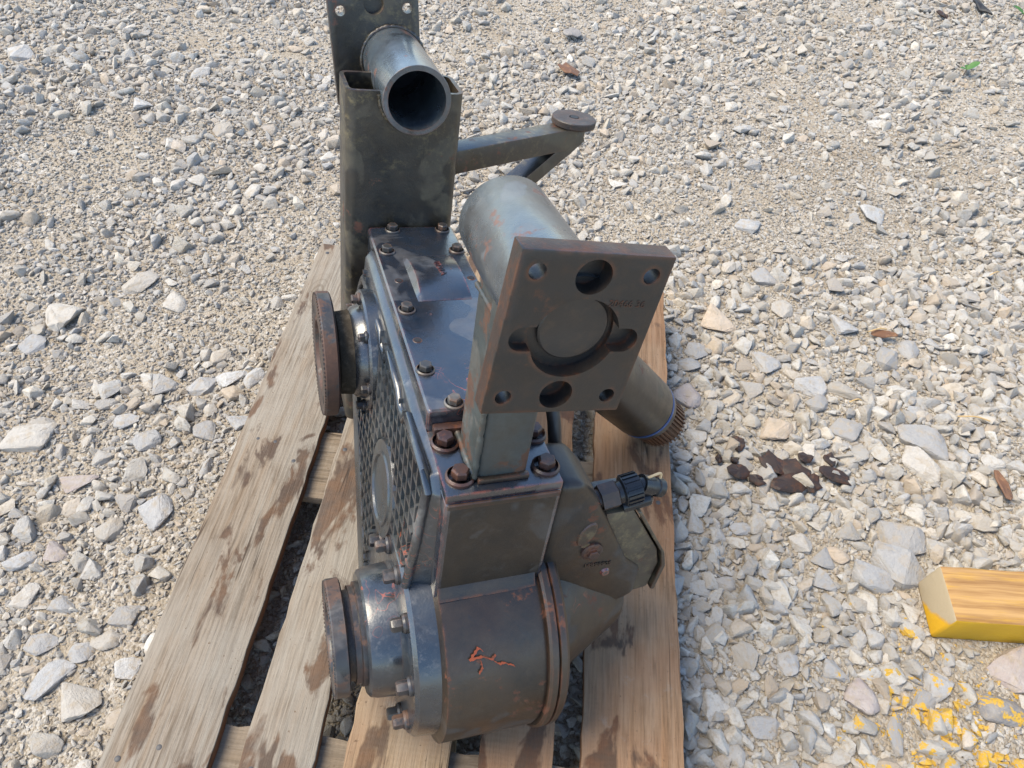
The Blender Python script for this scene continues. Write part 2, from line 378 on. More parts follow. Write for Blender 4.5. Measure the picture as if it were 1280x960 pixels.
def rock_mesh(name, seed, sub=3, flat=.6, planes=11, rough=.02):
    """angular stone: convex hull of scattered points, edges chipped, faces slightly uneven"""
    r = np.random.default_rng(seed); bm = bmesh.new()
    n = planes+3
    P = r.normal(size=(n, 3)); P /= np.linalg.norm(P, axis=1)[:, None]; P *= r.uniform(.78, 1.0, n)[:, None]
    P[:, 2] = np.sign(P[:, 2])*np.abs(P[:, 2])**.7
    P *= np.array([1, r.uniform(.55, .92), flat*r.uniform(.75, 1.2)])
    vs = [bm.verts.new(q) for q in P]
    bmesh.ops.convex_hull(bm, input=vs)
    bmesh.ops.delete(bm, geom=[v for v in bm.verts if not v.link_faces], context='VERTS')
    bmesh.ops.dissolve_limit(bm, angle_limit=R(14), verts=bm.verts, edges=bm.edges)
    bmesh.ops.bevel(bm, geom=bm.edges[:], offset=(.055 if seed % 2 else .11) if sub > 2 else (.07 if seed % 2 else .12), segments=2, profile=.5, affect='EDGES', clamp_overlap=True)
    if sub > 2:
        bmesh.ops.triangulate(bm, faces=bm.faces[:])
        bmesh.ops.subdivide_edges(bm, edges=[e for e in bm.edges if e.calc_length() > .22], cuts=2, use_grid_fill=True)
        bmesh.ops.triangulate(bm, faces=bm.faces[:])
    V = np.array([v.co for v in bm.verts]); V -= (V.max(0)+V.min(0))/2; V /= np.abs(V).max()
    if rough: V += r.normal(size=V.shape)*rough
    for v, q in zip(bm.verts, V): v.co = q
    bmesh.ops.recalc_face_normals(bm, faces=bm.faces)
    me = bpy.data.meshes.new(name); bm.to_mesh(me); bm.free()
    me.polygons.foreach_set('use_smooth', [True]*len(me.polygons)); me.set_sharp_from_angle(angle=R(38))
    return me
big_rocks = [rock_mesh('gravel_stone', 100+i, 3, .42+.12*(i % 4), 9+i % 6, .012) for i in range(20)]
for b_ in big_rocks: b_.materials.append(M['stone'])
small_rocks = [rock_mesh('gravel_pebble', 300+i, 2, .5+.12*(i % 3), 8+i % 5, .015) for i in range(10)]
for b_ in small_rocks: b_.materials.append(M['grit'])

def under_board(x, y, m):
    r = np.zeros(len(x), bool)
    for a, b in ((0, .1), (.3275, .4725), (.7, .8)):
        r |= (x > a-m) & (x < b+m) & (y > -.02-m) & (y < 1.2+m)
    return r
BEAM0 = Vector((1.296, .462, 0)); BEAM_A = R(3.0); BEAM_W, BEAM_H, BEAM_L = .106, .076, 1.1
def under_beam(x, y, m):
    u = (x-BEAM0.x)*math.cos(BEAM_A)+(y-BEAM0.y)*math.sin(BEAM_A); v = -(x-BEAM0.x)*math.sin(BEAM_A)+(y-BEAM0.y)*math.cos(BEAM_A)
    return (u > -m) & (u < BEAM_L+m) & (v > -m) & (v < BEAM_W+m)

def scatter(n, d0, d1, pw, xr, yr, seed, gap=0.0, sandy=.0):
    r = np.random.default_rng(seed)
    x = r.uniform(*xr, n); y = r.uniform(*yr, n)
    u = r.random(n); d = (d0**-pw+u*(d1**-pw-d0**-pw))**(-1/pw)
    # sandy patches hold fewer stones
    s = .6*vnoise(x, y, .42, 21)+.4*vnoise(x, y, .15, 22)
    keep = r.random(n) < np.clip(1-sandy*np.clip((s-.44)/.13, 0, 1), 0, 1)
    keep &= ~(under_board(x, y, .0) & (d > .010)) & ~under_beam(x, y, d*.55) 
    keep &= ~(under_board(x, y, d*.5) & (d > .03))
    x, y, d = x[keep], y[keep], d[keep]
    if gap:
        o = np.argsort(-d); grid = {}; ok = []
        cs = d1
        for i in o:
            cx, cy = int(x[i]//cs), int(y[i]//cs); good = True
            for a in (-1, 0, 1):
                for b in (-1, 0, 1):
                    for j in grid.get((cx+a, cy+b), ()):
                        if (x[i]-x[j])**2+(y[i]-y[j])**2 < (gap*(d[i]+d[j])*.5)**2: good = False; break
                    if not good: break
                if not good: break
            if good: grid.setdefault((cx, cy), []).append(i); ok.append(i)
        ok = np.array(ok); x, y, d = x[ok], y[ok], d[ok]
    return x, y, d
AREA = ((-2.3, 3.1), (-.45, 4.2))
coarse = scatter(130000, .0130, .058, 2.45, *AREA, 31, gap=.56, sandy=.82)
near_right = scatter(16000, .018, .050, 2.0, (.84, 1.9), (-.4, 1.5), 35, gap=.60, sandy=.35)
coarse = tuple(np.concatenate([a, b]) for a, b in zip(coarse, near_right))
medium = scatter(120000, .009, .016, 1.4, *AREA, 32, sandy=.40)
fine_a = scatter(110000, .0055, .0105, 1.4, (-1.2, 2.2), (-.45, 2.2), 33, sandy=.25)
fine_b = scatter(60000, .007, .0105, 1.4, *AREA, 34, sandy=.3)

# stones placed where the photograph shows big ones: (px, py, width px, height px, turn deg, variant, tone)
NAMED = [
 (72, 389, 50, 32, -15, 0, 'c', 'large rounded cream stone lying on the sandy patch left of pallet'),
 (1125, 676, 62, 40, -20, 1, 'g', 'flat pale grey slab of stone just behind the yellow timber end'),
 (1128, 713, 78, 48, -12, 5, 'g', 'broad flat grey slab of stone touching the yellow timber end'),
 (1088, 722, 42, 42, -50, 2, 'g', None), (897, 403, 52, 30, -38, 3, 'o', 'elongated cream and orange stone beside the right edge of pallet'),
 (1262, 832, 46, 56, 55, 4, 'p', 'pinkish grey slab of stone in front of the yellow timber'), (1252, 889, 58, 40, -25, 6, 'd', 'dark grey rounded stone in front of the yellow timber'),
 (100, 876, 54, 46, 10, 7, 'c', None), (1150, 583, 42, 40, -60, 8, 'c', None), (1150, 553, 62, 34, -15, 9, 'g', None),
 (1055, 791, 0, 0, 0, 0, '', None), (932, 822, 34, 36, 20, 10, 'c', None), (985, 830, 30, 30, 0, 11, 'g', None),
 (1075, 872, 44, 42, 15, 12, 'p', None), (955, 910, 44, 28, 10, 13, 'g', None), (1095, 705, 0, 0, 0, 0, '', None),
 (33, 545, 62, 32, 18, 14, 'c', None), (50, 527, 44, 18, 8, 15, 'c', None), (195, 640, 40, 42, 30, 1, 'g', None),
 (135, 662, 34, 28, 10, 2, 'c', None), (68, 690, 34, 24, -15, 3, 'p', None), (205, 478, 34, 26, 20, 4, 'g', None),
 (255, 480, 28, 30, 60, 5, 'g', None), (316, 470, 30, 24, 30, 6, 'g', None), (300, 525, 32, 20, 30, 7, 'g', None),
 (183, 548, 36, 26, 15, 8, 'g', None), (255, 538, 28, 24, 10, 9, 'g', None), (155, 525, 36, 18, 10, 10, 'g', None),
 (175, 350, 30, 32, 55, 11, 'c', None), (217, 375, 30, 26, 40, 12, 'c', None), (38, 425, 28, 22, -20, 13, 'g', None),
 (1055, 540, 38, 26, -20, 14, 'g', None), (1050, 490, 46, 20, -5, 15, 'c', None), (1010, 486, 38, 28, 10, 0, 'g', None), (968, 540, 36, 36, -40, 1, 'o', None),
 (1020, 507, 30, 20, 5, 2, 'g', None), (940, 487, 34, 22, 10, 3, 'c', None), (958, 455, 32, 28, 20, 4, 'g', None), (1110, 452, 34, 26, -30, 5, 'g', None),
 (1136, 436, 28, 26, 20, 6, 'g', None), (1055, 410, 34, 22, 0, 7, 'g', None), (975, 388, 28, 24, 15, 8, 'c', None), (952, 350, 30, 20, 20, 9, 'g', None),
 (870, 440, 30, 20, -5, 10, 'g', None), (862, 455, 32, 18, 10, 11, 'g', None), (858, 495, 42, 30, 15, 12, 'p', None), (1092, 268, 34, 18, 0, 13, 'w', None),
 (933, 286, 32, 16, -10, 14, 'g', None), (1040, 840, 30, 30, 20, 15, 'g', None), (1170, 855, 34, 38, -40, 0, 'g', None), (1155, 877, 26, 32, -45, 1, 'g', None),
 (1118, 918, 22, 50, -3, 2, 'g', None), (1030, 700, 34, 24, -60, 3, 'g', None), (1032, 727, 32, 24, -25, 4, 'g', None), (1005, 680, 34, 24, 25, 5, 'c', None),
 (1047, 693, 30, 22, -70, 6, 'o', None), (870, 655, 26, 26, -20, 7, 'c', None), (925, 660, 28, 18, 0, 8, 'g', None), (1035, 893, 0, 0, 0, 0, '', None),
 (60, 850, 34, 50, 70, 9, 'g', None), (50, 805, 42, 24, 12, 10, 'g', None), (100, 815, 34, 24, 0, 11, 'g', None), (130, 800, 40, 24, 20, 12, 'c', None), (160, 835, 34, 26, 15, 13, 'w', None),
 (155, 770, 36, 26, 10, 14, 'g', None), (75, 755, 34, 24, 20, 15, 'g', None), (30, 745, 26, 32, 60, 1, 'c', None), (22, 700, 40, 20, 20, 2, 'g', None), (95, 600, 50, 24, 20, 3, 'p', None),
 (290, 470, 24, 28, 50, 4, 'w', None), (335, 60, 0, 0, 0, 0, '', None), (25, 65, 40, 14, 3, 5, 'w', None), (250, 92, 26, 14, 0, 6, 'w', None), (180, 135, 26, 14, 10, 7, 'w', None), (280, 165, 26, 18, 15, 8, 'c', None),
]
TONEMAT = {k: mat_stone('stone_'+n, ((0.0, c), (1.0, tuple(min(.7, x*1.08) for x in c))), paint=(k in 'gd')) for k, n, c in
           (('c', 'cream', (.47, .425, .36)), ('g', 'grey', (.37, .36, .345)), ('o', 'orange', (.56, .43, .30)), ('p', 'pink', (.38, .31, .275)), ('d', 'slate', (.20, .19, .185)), ('w', 'white', (.53, .515, .485)))}
ground_col = col
taken = []
for px, py, w, h, ang, var, tone, label in NAMED:
    if not w: continue
    P = px_to_ground(px, py); _, _, k = project(P)
    L = w*k/F_PX*.5; foreshort = abs((P-CAM_POS).normalized().z)
    if abs(ang) > 45: L = h*k/F_PX/foreshort*.5; W_ = w*k/F_PX*.5
    else: W_ = h*k/F_PX/foreshort*.5*.95
    o = bpy.data.objects.new('gravel_stone', big_rocks[var].copy()); o.data.materials[0] = TONEMAT[tone]
    o.data.name = 'gravel_stone'
    col.objects.link(o)
    V = np.array([v.co for v in o.data.vertices]); ext = (V.max(0)-V.min(0))/2
    Hh = min(L, W_)*.42
    o.scale = (L/ext[0], W_/ext[1], Hh/ext[2])
    o.rotation_euler = (R(random.uniform(-7, 7)), R(random.uniform(-7, 7)), R(ang))
    gz = float(ground_h(P.x, P.y)); o.location = (P.x, P.y, gz+Hh*.30)
    TN = {'c': 'cream', 'g': 'pale grey', 'o': 'orange tinted', 'p': 'pinkish grey', 'd': 'dark slate grey', 'w': 'whitish'}[tone]
    tag(o, label or f'larger angular {TN} stone standing out among the gravel', 'stone', 'large stones among the gravel')
    taken.append((P.x, P.y, max(L, W_)))
T = np.array(taken)
def clear_of_named(x, y, d):
    dist = np.hypot(x[:, None]-T[None, :, 0], y[:, None]-T[None, :, 1])
    return ~((dist < (T[None, :, 2]*.8+d[:, None]*.35)).any(1))
k_ = clear_of_named(*coarse); coarse = tuple(a[k_] for a in coarse)
k_ = clear_of_named(medium[0], medium[1], medium[2]*.2); medium = tuple(a[k_] for a in medium)

# the coarse stones that show largest are objects of their own
cx_, cy_, cd_ = coarse
q = np.stack([cx_, cy_, np.zeros_like(cx_)], 1)-np.array(CAM_POS)
kk = q@np.array(fwd); uu = 640+F_PX*(q@np.array(rgt))/kk; vv = 480+F_PX*(q@np.array(dwn))/kk
vis = (kk > 0) & (uu > -10) & (uu < 1290) & (vv > -10) & (vv < 970) & ~((cx_ > -.02) & (cx_ < .82) & (cy_ > -.1) & (cy_ < 1.2))
vis &= ~((uu > 415) & (uu < 600) & (vv < 320)) & ~((uu > 570) & (uu < 860) & (vv > 230))
score = np.where(vis, cd_/np.maximum(kk, .1), 0); order = np.argsort(-score)
N_IND = 232
ind = set(order[:N_IND].tolist())
for i in order[:N_IND]:
    o = bpy.data.objects.new('gravel_stone', big_rocks[int(rng.integers(16))]); col.objects.link(o)
    s = cd_[i]*.5; o.scale = (s, s*rng.uniform(.75, 1.05), s*rng.uniform(.75, 1.15))
    o.rotation_euler = (rng.normal()*.22, rng.normal()*.22, rng.uniform(0, 6.28))
    o.location = (cx_[i], cy_[i], float(ground_h(cx_[i], cy_[i]))+s*rng.uniform(.02, .26))
    tag(o, 'medium angular pale limestone stone lying loose in the gravel', 'stone', 'loose stones of the gravel')
rest = np.array([i for i in range(len(cx_)) if i not in ind])

# everything smaller: one scatter of instanced stones
def gravel_stuff(name, sets, meshes, sink, label, seed):
    r = np.random.default_rng(seed)
    x = np.concatenate([s[0] for s in sets]); y = np.concatenate([s[1] for s in sets]); d = np.concatenate([s[2] for s in sets]); n = len(x)
    z = ground_h(x, y)+d*r.uniform(*sink, n)
    me = bpy.data.meshes.new(name); me.vertices.add(n)
    me.vertices.foreach_set('co', np.stack([x, y, z], 1).astype(np.float32).ravel())
    rot = np.stack([r.normal(size=n)*.35, r.normal(size=n)*.35, r.uniform(0, 6.28, n)], 1).astype(np.float32)
    scl = (d[:, None]*.5*np.stack([np.ones(n), r.uniform(.7, 1.05, n), r.uniform(.7, 1.15, n)], 1)).astype(np.float32)
    for nm, data, ty, key in (('rot', rot, 'FLOAT_VECTOR', 'vector'), ('scl', scl, 'FLOAT_VECTOR', 'vector'), ('pick', r.integers(0, len(meshes), n).astype(np.int32), 'INT', 'value')):
        me.attributes.new(nm, ty, 'POINT').data.foreach_set(key, data.ravel())
    o = bpy.data.objects.new(name, me); col.objects.link(o)
    ng = bpy.data.node_groups.new(name, 'GeometryNodeTree')
    ng.interface.new_socket('Geometry', in_out='INPUT', socket_type='NodeSocketGeometry'); ng.interface.new_socket('Geometry', in_out='OUTPUT', socket_type='NodeSocketGeometry')
    gi = ng.nodes.new('NodeGroupInput'); go = ng.nodes.new('NodeGroupOutput'); ip = ng.nodes.new('GeometryNodeInstanceOnPoints')
    src = bpy.data.collections.new(name+'_sources')
    for i, m_ in enumerate(meshes):
        so = bpy.data.objects.new(f'{name}_source', m_); src.objects.link(so)
    ci = ng.nodes.new('GeometryNodeCollectionInfo'); ci.inputs['Collection'].default_value = src; ci.inputs['Separate Children'].default_value = True; ci.inputs['Reset Children'].default_value = True
    def attr(nm, ty):
        a = ng.nodes.new('GeometryNodeInputNamedAttribute'); a.data_type = ty; a.inputs['Name'].default_value = nm; return a.outputs['Attribute']
    ng.links.new(gi.outputs[0], ip.inputs['Points']); ng.links.new(ci.outputs[0], ip.inputs['Instance'])
    ip.inputs['Pick Instance'].default_value = True
    ng.links.new(attr('pick', 'INT'), ip.inputs['Instance Index']); ng.links.new(attr('scl', 'FLOAT_VECTOR'), ip.inputs['Scale'])
    er = ng.nodes.new('FunctionNodeEulerToRotation'); ng.links.new(attr('rot', 'FLOAT_VECTOR'), er.inputs[0]); ng.links.new(er.outputs[0], ip.inputs['Rotation'])
    ng.links.new(ip.outputs[0], go.inputs[0])
    md = o.modifiers.new('scatter', 'NODES'); md.node_group = ng
    return tag(o, label, 'gravel', kind='stuff')
gravel_stuff('gravel', [tuple(a[rest] for a in coarse), medium], [rock_mesh('gravel_chip', 500+i, 2, .45+.1*(i % 4), 8+i % 5, .012) for i in range(12)], (-.05, .22), 'crushed pale grey limestone gravel covering the yard', 41)
for ob in bpy.data.collections['gravel_sources'].objects: ob.data.materials.append(M['stone'])
gravel_stuff('fine_gravel', [fine_a, fine_b], small_rocks, (-.1, .3), 'fine sandy grit between the larger gravel stones', 42)

# ------------------------------------------------------------------ pallet
def mat_wood(name, tan, grey, stain, stain_amt=.60, side=False, red=0.0, axis='y'):
    m = NM(name)
    st = (26, 1.1, 26) if axis == 'y' else (1.1, 26, 26)
    c = m.co(st, rnd=True); iso = m.co(rnd=True)
    warp = m.noise(m.co(tuple(x*.2 for x in st), rnd=True), 3, 3)
    g1 = m.noise(c, 2.2, 8, .65, .4)
    base = m.mix(m.ramp(g1, (.30, 0.0), (.70, 1.0)), tan, grey)
    g2 = m.noise(m.co(tuple(x*3 for x in st), rnd=True), 3, 6, .7)
    base = m.mix(m.math('MULTIPLY', m.ramp(g2, (.44, 0.0), (.66, 1.0)), .8), base, tuple(x*.46 for x in tan))
    base = m.mix(m.ramp(m.noise(iso, 5, 4, .6), (.42, 0.0), (.62, .55)), base, grey)
    if red: base = m.mix(m.math('MULTIPLY', m.ramp(m.noise(iso, 7, 5, .6), (.4, 0.0), (.62, 1.0)), red), base, (.21, .095, .045))
    # pale chalky scuffs
    base = m.mix(m.math('MULTIPLY', m.ramp(m.noise(iso, 16, 7, .75), (.60, 0.0), (.74, 1.0)), .5), base, (.28, .255, .215))
    # oil and rust stains, stretched a little along the grain
    so = m.co((10, 3.6, 10) if axis == 'y' else (3.6, 10, 10), rnd=True)
    sn = m.math('ADD', m.noise(so, 1.7, 5, .55, .5), m.math('MULTIPLY', m.noise(iso, 60, 4), .06))
    sm = m.ramp(sn, (stain_amt, 0.0), (stain_amt+.045, 1.0))
    base = m.mix(m.math('MULTIPLY', sm, .85), base, m.mix(m.ramp(m.noise(iso, 22, 5), (.42, 0.0), (.58, 1.0)), stain, (.06, .035, .022)))
    # knots with rings, drying cracks along the grain
    kc = m.co((9, 4.2, 9) if axis == 'y' else (4.2, 9, 9), rnd=True)
    kd = m.math('ADD', m.vor(kc, .55), m.math('MULTIPLY', m.noise(iso, 14, 3), .05))
    rings = m.n('ShaderNodeMath', operation='SINE'); m.put(rings.inputs[0], m.math('MULTIPLY', kd, 150.0))
    kr = m.math('MULTIPLY', m.ramp(kd, (.07, 1.0), (.20, 0.0)), m.ramp(rings.outputs[0], (.2, .1), (.9, .6)))
    base = m.mix(kr, base, tuple(x*.5 for x in tan)); base = m.mix(m.ramp(kd, (.055, .8), (.08, 0.0)), base, tuple(x*.32 for x in tan))
    cr_ = m.ramp(m.noise(m.co((34, .7, 34) if axis == 'y' else (.7, 34, 34), rnd=True), 1.0, 3, .5), (.488, 0.0), (.497, 1.0), (.503, 1.0), (.512, 0.0))
    cr_ = m.math('MULTIPLY', cr_, m.ramp(m.noise(iso, 4, 2), (.52, 0.0), (.58, .85)))
    base = m.mix(cr_, base, (.035, .022, .014))
    # small dark specks
    base = m.mix(m.ramp(m.noise(iso, 150, 3, .6), (.68, 0.0), (.73, .8)), base, (.10, .06, .035))
    saw = m.n('ShaderNodeTexWave', wave_type='BANDS', bands_direction='Y' if axis == 'y' else 'X'); m.put(saw.inputs['Vector'], iso)
    saw.inputs['Scale'].default_value = 42; saw.inputs['Distortion'].default_value = 3.5; saw.inputs['Detail'].default_value = 2
    nb = m.bump(g2, .8, .003); nb = m.bump(m.math('MULTIPLY', saw.outputs['Fac'], m.noise(iso, 9, 3)), .16, .002, nb); nb = m.bump(m.noise(iso, 90, 4), .15, .001, nb)
    return m.fin(base, m.mix(sm, (.85, .85, .85), (.6, .6, .6)), nb, 0.0, .2)
tan, grey, stain = (.215, .155, .102), (.268, .238, .193), (.10, .050, .024)
W_DECK = [mat_wood('deck_wood_grey', tan, grey, stain, .605), mat_wood('deck_wood_stained', tan, grey, stain, .535),
          mat_wood('deck_wood_pale', (.265, .17, .09), (.28, .21, .14), stain, .57, red=.35), mat_wood('deck_wood_red', (.27, .138, .062), (.285, .178, .104), (.10, .042, .02), .56, red=.45),
          mat_wood('deck_wood_orange', (.27, .148, .072), (.29, .192, .118), (.105, .046, .022), .575, red=.4)]
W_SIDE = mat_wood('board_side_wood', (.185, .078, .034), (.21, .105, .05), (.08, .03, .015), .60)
W_CROSS = mat_wood('cross_board_wood', (.20, .148, .098), (.235, .195, .148), stain, .63, axis='x')
W_BLOCK = mat_wood('block_wood', (.30, .21, .13), (.33, .27, .2), stain, .66)
M['nail'] = mat_plain('nail_steel', (.045, .042, .042), .55, .4, .5)

pallet = bpy.data.objects.new('pallet', None); col.objects.link(pallet); pallet.location = (0.4, 0.6, 0)
tag(pallet, 'weathered wooden pallet with stained deck boards lying on the gravel', 'pallet')
PO = Vector((0.4, 0.6, 0))
def board(name, lo, hi, mats, along='y', wob=.0016, seed=0, bev=.0025):
    """a sawn board with slightly uneven edges"""
    r = random.Random(seed); n = 44
    bm = bmesh.new(); a = 1 if along == 'y' else 0; b = 1-a; rows = []
    c = [(lo[i]+hi[i])/2 for i in range(3)]
    for i in range(n+1):
        t = lo[a]+(hi[a]-lo[a])*i/n; e0 = r.uniform(-wob, wob)+.0012*math.sin(t*5+seed); e1 = r.uniform(-wob, wob)+.0012*math.sin(t*4+2*seed)-(.004*r.random() if r.random() < .12 else 0); dz = r.uniform(-.0008, .0008)
        row = []
        for w, z in ((lo[b]+e0, lo[2]), (hi[b]+e1, lo[2]), (hi[b]+e1, hi[2]+dz), (lo[b]+e0, hi[2]+dz)):
            q = [0, 0, z-c[2]]; q[a] = t-c[a]; q[b] = w-c[b]; row.append(bm.verts.new(q))
        rows.append(row)
    for A, B in zip(rows, rows[1:]):
        for k in range(4): bm.faces.new((A[k], A[(k+1) % 4], B[(k+1) % 4], B[k]))
    bm.faces.new(rows[0][::-1]); bm.faces.new(rows[-1])
    bmesh.ops.recalc_face_normals(bm, faces=bm.faces)
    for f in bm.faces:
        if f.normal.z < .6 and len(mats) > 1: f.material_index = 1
    return finish(bm, name, mats, pallet, tuple(Vector(c)-PO), 30, bev, 2, 50)
g = .04125
xs = [0, .145+g, .245+2*g, .39+3*g, .49+4*g]; ws = [.145, .1, .145, .1, .145]
nail_me = None
for i, (x, w) in enumerate(zip(xs, ws)):
    y1 = 1.19 if i == 0 else 1.2
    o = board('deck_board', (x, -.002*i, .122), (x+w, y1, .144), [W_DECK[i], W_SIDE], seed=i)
    cy = (y1-.002*i)/2
    for yc in (.06, .6, 1.13):
        for dx, dy in ((-.3, .02), (.27, -.018)) + (((0.02, .03),) if w > .12 else ()):
            bm = lathe([(0, .0), (.0009, .0), (.0009, .0), (.0009, .0030), (.0004, .0042), (-.004, .0042)], 'z', seg=12)
            nx = dx*w+random.uniform(-.008, .008); ny = yc+dy-cy+random.uniform(-.01, .01)
            if nail_me is None:
                nail = finish(bm, 'nail', M['nail'], o); nail_me = nail.data
            else:
                bm.free(); nail = bpy.data.objects.new('nail', nail_me); col.objects.link(nail); nail.parent = o
            nail.location = (nx, ny, .0108)
for j, y in enumerate((0, .5275, 1.055)): board('cross_board', (0, y, .1005), (.8, y+.145, .1215), [W_CROSS], along='x', seed=20+j)
for j, y in enumerate((0, .5275, 1.055)):
    for k, (x0, x1) in enumerate(((0, .1), (.3275, .4725), (.7, .8))):
        board('spacer_block', (x0, y, .0225), (x1, y+.145, .1), [W_BLOCK], seed=40+3*j+k)
for k, (x0, x1) in enumerate(((0, .1), (.3275, .4725), (.7, .8))): board('bottom_board', (x0, 0, .0), (x1, 1.2, .022), [W_BLOCK], seed=60+k)

# ------------------------------------------------------------------ yellow timber
def mat_yellow():
    m = NM('yellow_painted_timber'); c = m.co((1.2, 28, 28)); iso = m.co()
    w = m.noise(c, 2.5, 7, .65, .3)
    wood = m.mix(m.ramp(w, (.36, 0.0), (.60, 1.0)), (.22, .105, .034), (.43, .25, .095))
    ge = m.n('ShaderNodeNewGeometry'); sx = m.n('ShaderNodeSeparateXYZ')
    m.put(sx.inputs[0], m.n('ShaderNodeTexCoord').outputs['Normal'])
    # the top is thinly brushed so the grain shows, the front is fully painted, the sawn end half painted
    top = m.ramp(sx.outputs['Z'], (.5, 0.0), (.7, 1.0)); end = m.ramp(m.math('MULTIPLY', sx.outputs['X'], -1.0), (.5, 0.0), (.7, 1.0))
    cover = m.math('SUBTRACT', m.math('SUBTRACT', 1.0, m.math('MULTIPLY', top, .20)), m.math('MULTIPLY', end, .12))
    thin = m.noise(m.co((3, 40, 40)), 2.2, 6, .7)
    pz = m.n('ShaderNodeSeparateXYZ'); m.put(pz.inputs[0], m.n('ShaderNodeTexCoord').outputs['Object'])
    endmask = m.math('MULTIPLY', end, m.ramp(m.math('ADD', m.math('ADD', m.math('MULTIPLY', pz.outputs['Z'], 7.0), m.math('MULTIPLY', pz.outputs['Y'], 5.5)), m.math('MULTIPLY', m.noise(iso, 20, 4), .25)), (.50, 0.0), (.56, 1.0)))
    bare = m.math('MAXIMUM', endmask, m.math('MULTIPLY', top, m.ramp(thin, (.26, .25), (.50, .95))))
    base = m.mix(bare, m.mix(m.noise(iso, 18, 4), (.50, .26, .008), (.58, .33, .018)), m.mix(endmask, wood, (.36, .285, .18)))
    return m.fin(base, .55, m.bump(thin, .4, .003), 0.0, .35)
bm = box((0, 0, 0), (BEAM_L, BEAM_W, BEAM_H))
bmesh.ops.recalc_face_normals(bm, faces=bm.faces)
bmesh.ops.bevel(bm, geom=bm.edges[:], offset=.005, segments=2, profile=.5, affect='EDGES')
bmesh.ops.subdivide_edges(bm, edges=[e for e in bm.edges if e.calc_length() > .5], cuts=40, use_grid_fill=True)
bmesh.ops.triangulate(bm, faces=[f for f in bm.faces if len(f.verts) > 4])
for v in bm.verts: v.co += Vector((random.uniform(-.0012, .0012), random.uniform(-.0011, .0011), random.uniform(-.0009, .0009)))
for v in bm.verts:
    if v.co.x < .012: v.co.x += .10*(v.co.z-.03)+.06*(v.co.y-.05)     # end sawn a little out of square
beam = finish(bm, 'timber_beam', mat_yellow(), None, (BEAM0.x, BEAM0.y, -.004), 30)
beam.rotation_euler = (0, 0, BEAM_A)
tag(beam, 'short squared timber painted bright yellow lying on the gravel', 'timber')

# ------------------------------------------------------------------ the gearbox: machine frame (x right along shafts, y away, z up)
MO = Vector((0.45481, 0.26049, 0.61285))
MR = Matrix(((0.92045, -0.38470, 0.06915), (0.36511, 0.90940, 0.19924), (-0.13953, -0.15814, 0.97751)))
BASE = Vector((.065, .12, -.46))
gearbox = bpy.data.objects.new('transfer_gearbox', None); col.objects.link(gearbox)
gm = MR.to_4x4(); gm.translation = MO+MR@BASE; gearbox.matrix_world = gm
tag(gearbox, 'heavy dark grey rusty transfer gearbox with mounting brackets standing on the pallet', 'gearbox')
def part(bm, name, mat, bevel=0.0, seg=2, smooth=35, parent=None, ang=28):
    return finish(bm, name, mat, parent or gearbox, (0, 0, 0) if parent else tuple(-BASE), smooth, bevel, seg, ang)

OUT_C = (.058, -.306); IN_C = (.386, -.096); TUBE_C = (.225, .064)      # (y,z) of shafts; tubes: prism axis y uses (z,x)
# --- casing
top_poly = [(.53, .03), (.53, -.14), (.46, -.215), (.30, -.33), (.17, -.42), (.058, -.42), (0.0, -.36), (0.0, -.012), (.10, -.012), (.10, .03)]
bm = prism(top_poly, 'x', .0, .132); bmesh.ops.recalc_face_normals(bm, faces=bm.faces)
for f in bm.faces:
    if f.normal.y < -.8 and f.calc_center_median().z < -.05: f.material_index = 1      # front faces take the darker brown paint
casing = part(bm, 'casing', [M['casing'], M['block']], .006, 3)
# step cover with four ribs under the post foot
foot = part(box((0, 0, -.012), (.130, .100, 0)), 'foot_plate', M['casing'], .0015, 2)
part(box((.002, -.0035, -.019), (.128, .0, -.0115)), 'foot_lip', M['barrel'], .001, 1, parent=None)
# barrel round the output shaft
part(lathe([(.0, .0), (.0, .140), (.004, .1505), (.122, .1525), (.128, .150), (.128, 0)], 'x', OUT_C, 72), 'barrel', M['barrel'], .0, smooth=40)
part(lathe([(.128, .0), (.128, .156), (.131, .159), (.1385, .159), (.1395, .1545), (.141, .1545), (.142, .159), (.150, .1585), (.154, .155), (.154, 0)], 'x', OUT_C, 72), 'joint_ring', M['barrel'], smooth=30)
part(prism([(0.006, -.150), (-.0012, -.157), (-.0045, -.1635), (-.010, -.1700), (.012, -.176)], 'x', .003, .1225), 'casting_fillet', M['barrel'], .0, smooth=60)
# bright orange scrape where the paint was torn off the barrel
SCRAPE = [[(.031, 142.5), (.0421, 137.9), (.047, 139.5)], [(.031, 142.5), (.045, 142.0), (.0573, 144.0), (.066, 147.0), (.0716, 146.6), (.0842, 149.1)], [(.0573, 144.0), (.062, 142.2)], [(.044, 143.5), (.0450, 147.0), (.041, 149.5)]]
bm = bmesh.new()
for line in SCRAPE:
    dense = []
    for (x0, a0), (x1, a1) in zip(line, line[1:]):
        for k in range(6): dense.append((x0+(x1-x0)*k/6+random.uniform(-.0006, .0006), a0+(a1-a0)*k/6+random.uniform(-.2, .2)))
    dense.append(line[-1]); prev = None
    for k, (x, a) in enumerate(dense):
        wd = random.uniform(.0010, .0026); rr = .1530
        P_ = [(x-wd*.5, OUT_C[0]+rr*math.cos(R(a-wd*300)), OUT_C[1]+rr*math.sin(R(a-wd*300))), (x+wd*.5, OUT_C[0]+rr*math.cos(R(a+wd*300)), OUT_C[1]+rr*math.sin(R(a+wd*300)))]
        cur = [bm.verts.new(q) for q in P_]
        if prev: bm.faces.new((prev[0], prev[1], cur[1], cur[0]))
        prev = cur
